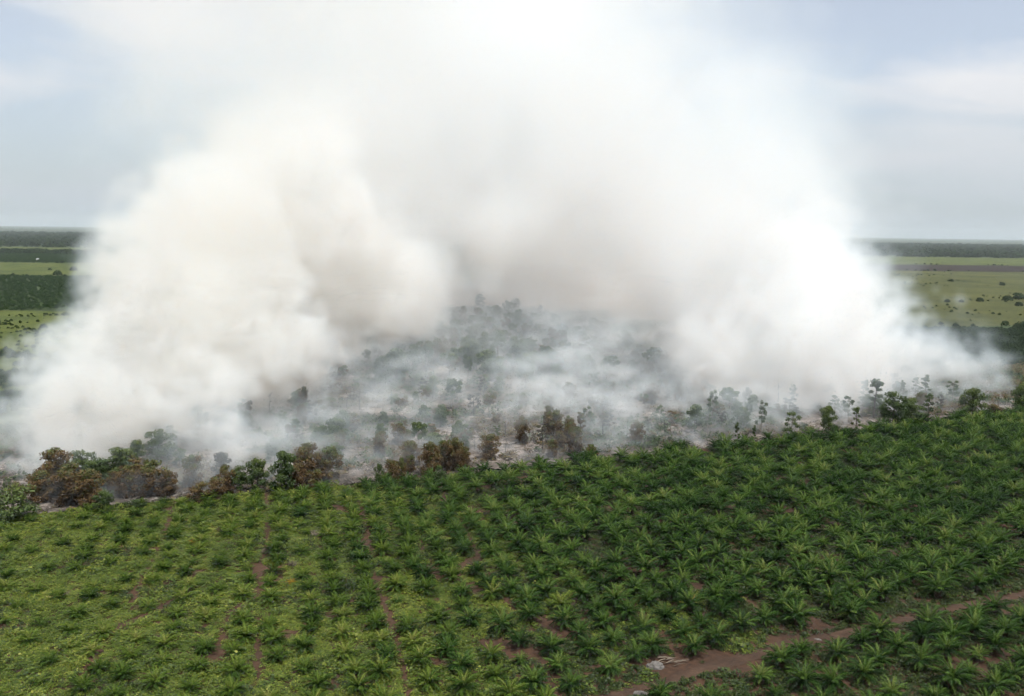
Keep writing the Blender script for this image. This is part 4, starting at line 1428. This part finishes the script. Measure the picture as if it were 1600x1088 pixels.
ms = bpy.data.materials.new('smoke')
ms.use_nodes = True
nt = ms.node_tree
nt.nodes.clear()
out, vs, va, ad = (nt.nodes.new(t) for t in ('ShaderNodeOutputMaterial', 'ShaderNodeVolumeScatter', 'ShaderNodeVolumeAbsorption', 'ShaderNodeAddShader'))
at = nt.nodes.new('ShaderNodeAttribute')
at.attribute_name = 'density'
# fine particles scatter blue a little more strongly; the peat smoke soaks up some blue
vs.inputs['Color'].default_value = (.80, .91, 1, 1)
den = nmath(nt, 'MULTIPLY', at.outputs['Fac'], .02)
nt.links.new(den, vs.inputs['Density'])
va.inputs['Color'].default_value = (1, .75, .2, 1)
ge, sp = nt.nodes.new('ShaderNodeNewGeometry'), nt.nodes.new('ShaderNodeSeparateXYZ')
nt.links.new(ge.outputs['Position'], sp.inputs[0])
mr = nt.nodes.new('ShaderNodeMapRange')          # the western columns burn peat: browner smoke
for k_, v in (('From Min', -40), ('From Max', -130), ('To Min', SMOKE_TAN), ('To Max', SMOKE_TAN * 11)):
    mr.inputs[k_].default_value = v
nt.links.new(sp.outputs[0], mr.inputs['Value'])
nt.links.new(nmath(nt, 'MULTIPLY', den, mr.outputs[0]), va.inputs['Density'])
nt.links.new(vs.outputs[0], ad.inputs[0])
nt.links.new(va.outputs[0], ad.inputs[1])
nt.links.new(ad.outputs[0], out.inputs['Volume'])


def smoke_body(name, G_, rho, label):
    me = bpy.data.meshes.new(name)
    me.vertices.add(rho.size)
    a = me.attributes.new('rho', 'FLOAT', 'POINT')
    a.data.foreach_set('value', np.ascontiguousarray(rho.astype(np.float32).transpose(2, 1, 0)).ravel() * 50)
    ob = tag(link(name, me), label, 'smoke', kind='stuff')
    g = bpy.data.node_groups.new(name, 'GeometryNodeTree')
    g.interface.new_socket('Geometry', in_out='INPUT', socket_type='NodeSocketGeometry')
    g.interface.new_socket('Geometry', in_out='OUTPUT', socket_type='NodeSocketGeometry')
    gi, go, vc = g.nodes.new('NodeGroupInput'), g.nodes.new('NodeGroupOutput'), g.nodes.new('GeometryNodeVolumeCube')
    vc.inputs['Min'].default_value, vc.inputs['Max'].default_value = G_.lo, G_.hi
    for i, q in enumerate('XYZ'):
        vc.inputs['Resolution ' + q].default_value = int(G_.n[i])
    pos, sep = g.nodes.new('GeometryNodeInputPosition'), g.nodes.new('ShaderNodeSeparateXYZ')
    g.links.new(pos.outputs[0], sep.inputs[0])

    def imath(op, a, b):
        n = g.nodes.new('FunctionNodeIntegerMath')
        n.operation = op
        for i, v in enumerate((a, b)):
            if isinstance(v, int):
                n.inputs[i].default_value = v
            else:
                g.links.new(v, n.inputs[i])
        return n.outputs[0]
    jj = []
    for i in range(3):
        v = nmath(g, 'DIVIDE', nmath(g, 'SUBTRACT', sep.outputs[i], float(G_.lo[i])), float((G_.hi[i] - G_.lo[i]) / (G_.n[i] - 1)))
        n = g.nodes.new('FunctionNodeFloatToInt')
        g.links.new(nmath(g, 'MINIMUM', nmath(g, 'MAXIMUM', nmath(g, 'ROUND', v), 0.0), float(G_.n[i] - 1)), n.inputs[0])
        jj.append(n.outputs[0])
    idx = imath('ADD', jj[0], imath('MULTIPLY', imath('ADD', jj[1], imath('MULTIPLY', jj[2], int(G_.n[1]))), int(G_.n[0])))
    si, na = g.nodes.new('GeometryNodeSampleIndex'), g.nodes.new('GeometryNodeInputNamedAttribute')
    si.data_type = na.data_type = 'FLOAT'
    na.inputs['Name'].default_value = 'rho'
    g.links.new(gi.outputs[0], si.inputs['Geometry'])
    g.links.new(na.outputs['Attribute'], si.inputs['Value'])
    g.links.new(idx, si.inputs['Index'])
    g.links.new(si.outputs['Value'], vc.inputs['Density'])
    sm = g.nodes.new('GeometryNodeSetMaterial')
    sm.inputs['Material'].default_value = ms
    g.links.new(vc.outputs[0], sm.inputs[0])
    g.links.new(sm.outputs[0], go.inputs[0])
    ob.modifiers.new(name, 'NODES').node_group = g


smoke_body('smoke', A, rho, 'thick white and tan smoke billowing up from the burning wood')
smoke_body('fresh_smoke', C, rhoC, 'dense cream smoke heads boiling up at the western end')
smoke_body('ground_smoke', B, rhoB, 'thin bluish smoke drifting low between the burnt trees')

# ------------------------------------------------------------------ haze
hz = MB()
HB = 43000
hz.add([(sx_ * HB, sy_ * HB, z_) for z_ in (-1.8, 420) for sx_, sy_ in ((-1, -1), (1, -1), (1, 1), (-1, 1))],
       [(3, 2, 1, 0), (4, 5, 6, 7), (0, 1, 5, 4), (1, 2, 6, 5), (2, 3, 7, 6), (3, 0, 4, 7)])
mh = bpy.data.materials.new('haze')
mh.use_nodes = True
nt = mh.node_tree
nt.nodes.clear()
out, pv = nt.nodes.new('ShaderNodeOutputMaterial'), nt.nodes.new('ShaderNodeVolumePrincipled')
pv.inputs['Color'].default_value = (.80, .88, .95, 1)
pv.inputs['Density'].default_value = HAZE
nt.links.new(pv.outputs[0], out.inputs['Volume'])
tag(link('haze', hz.mesh('haze', mh)), 'pale bluish haze over the whole plain', 'haze', kind='stuff')
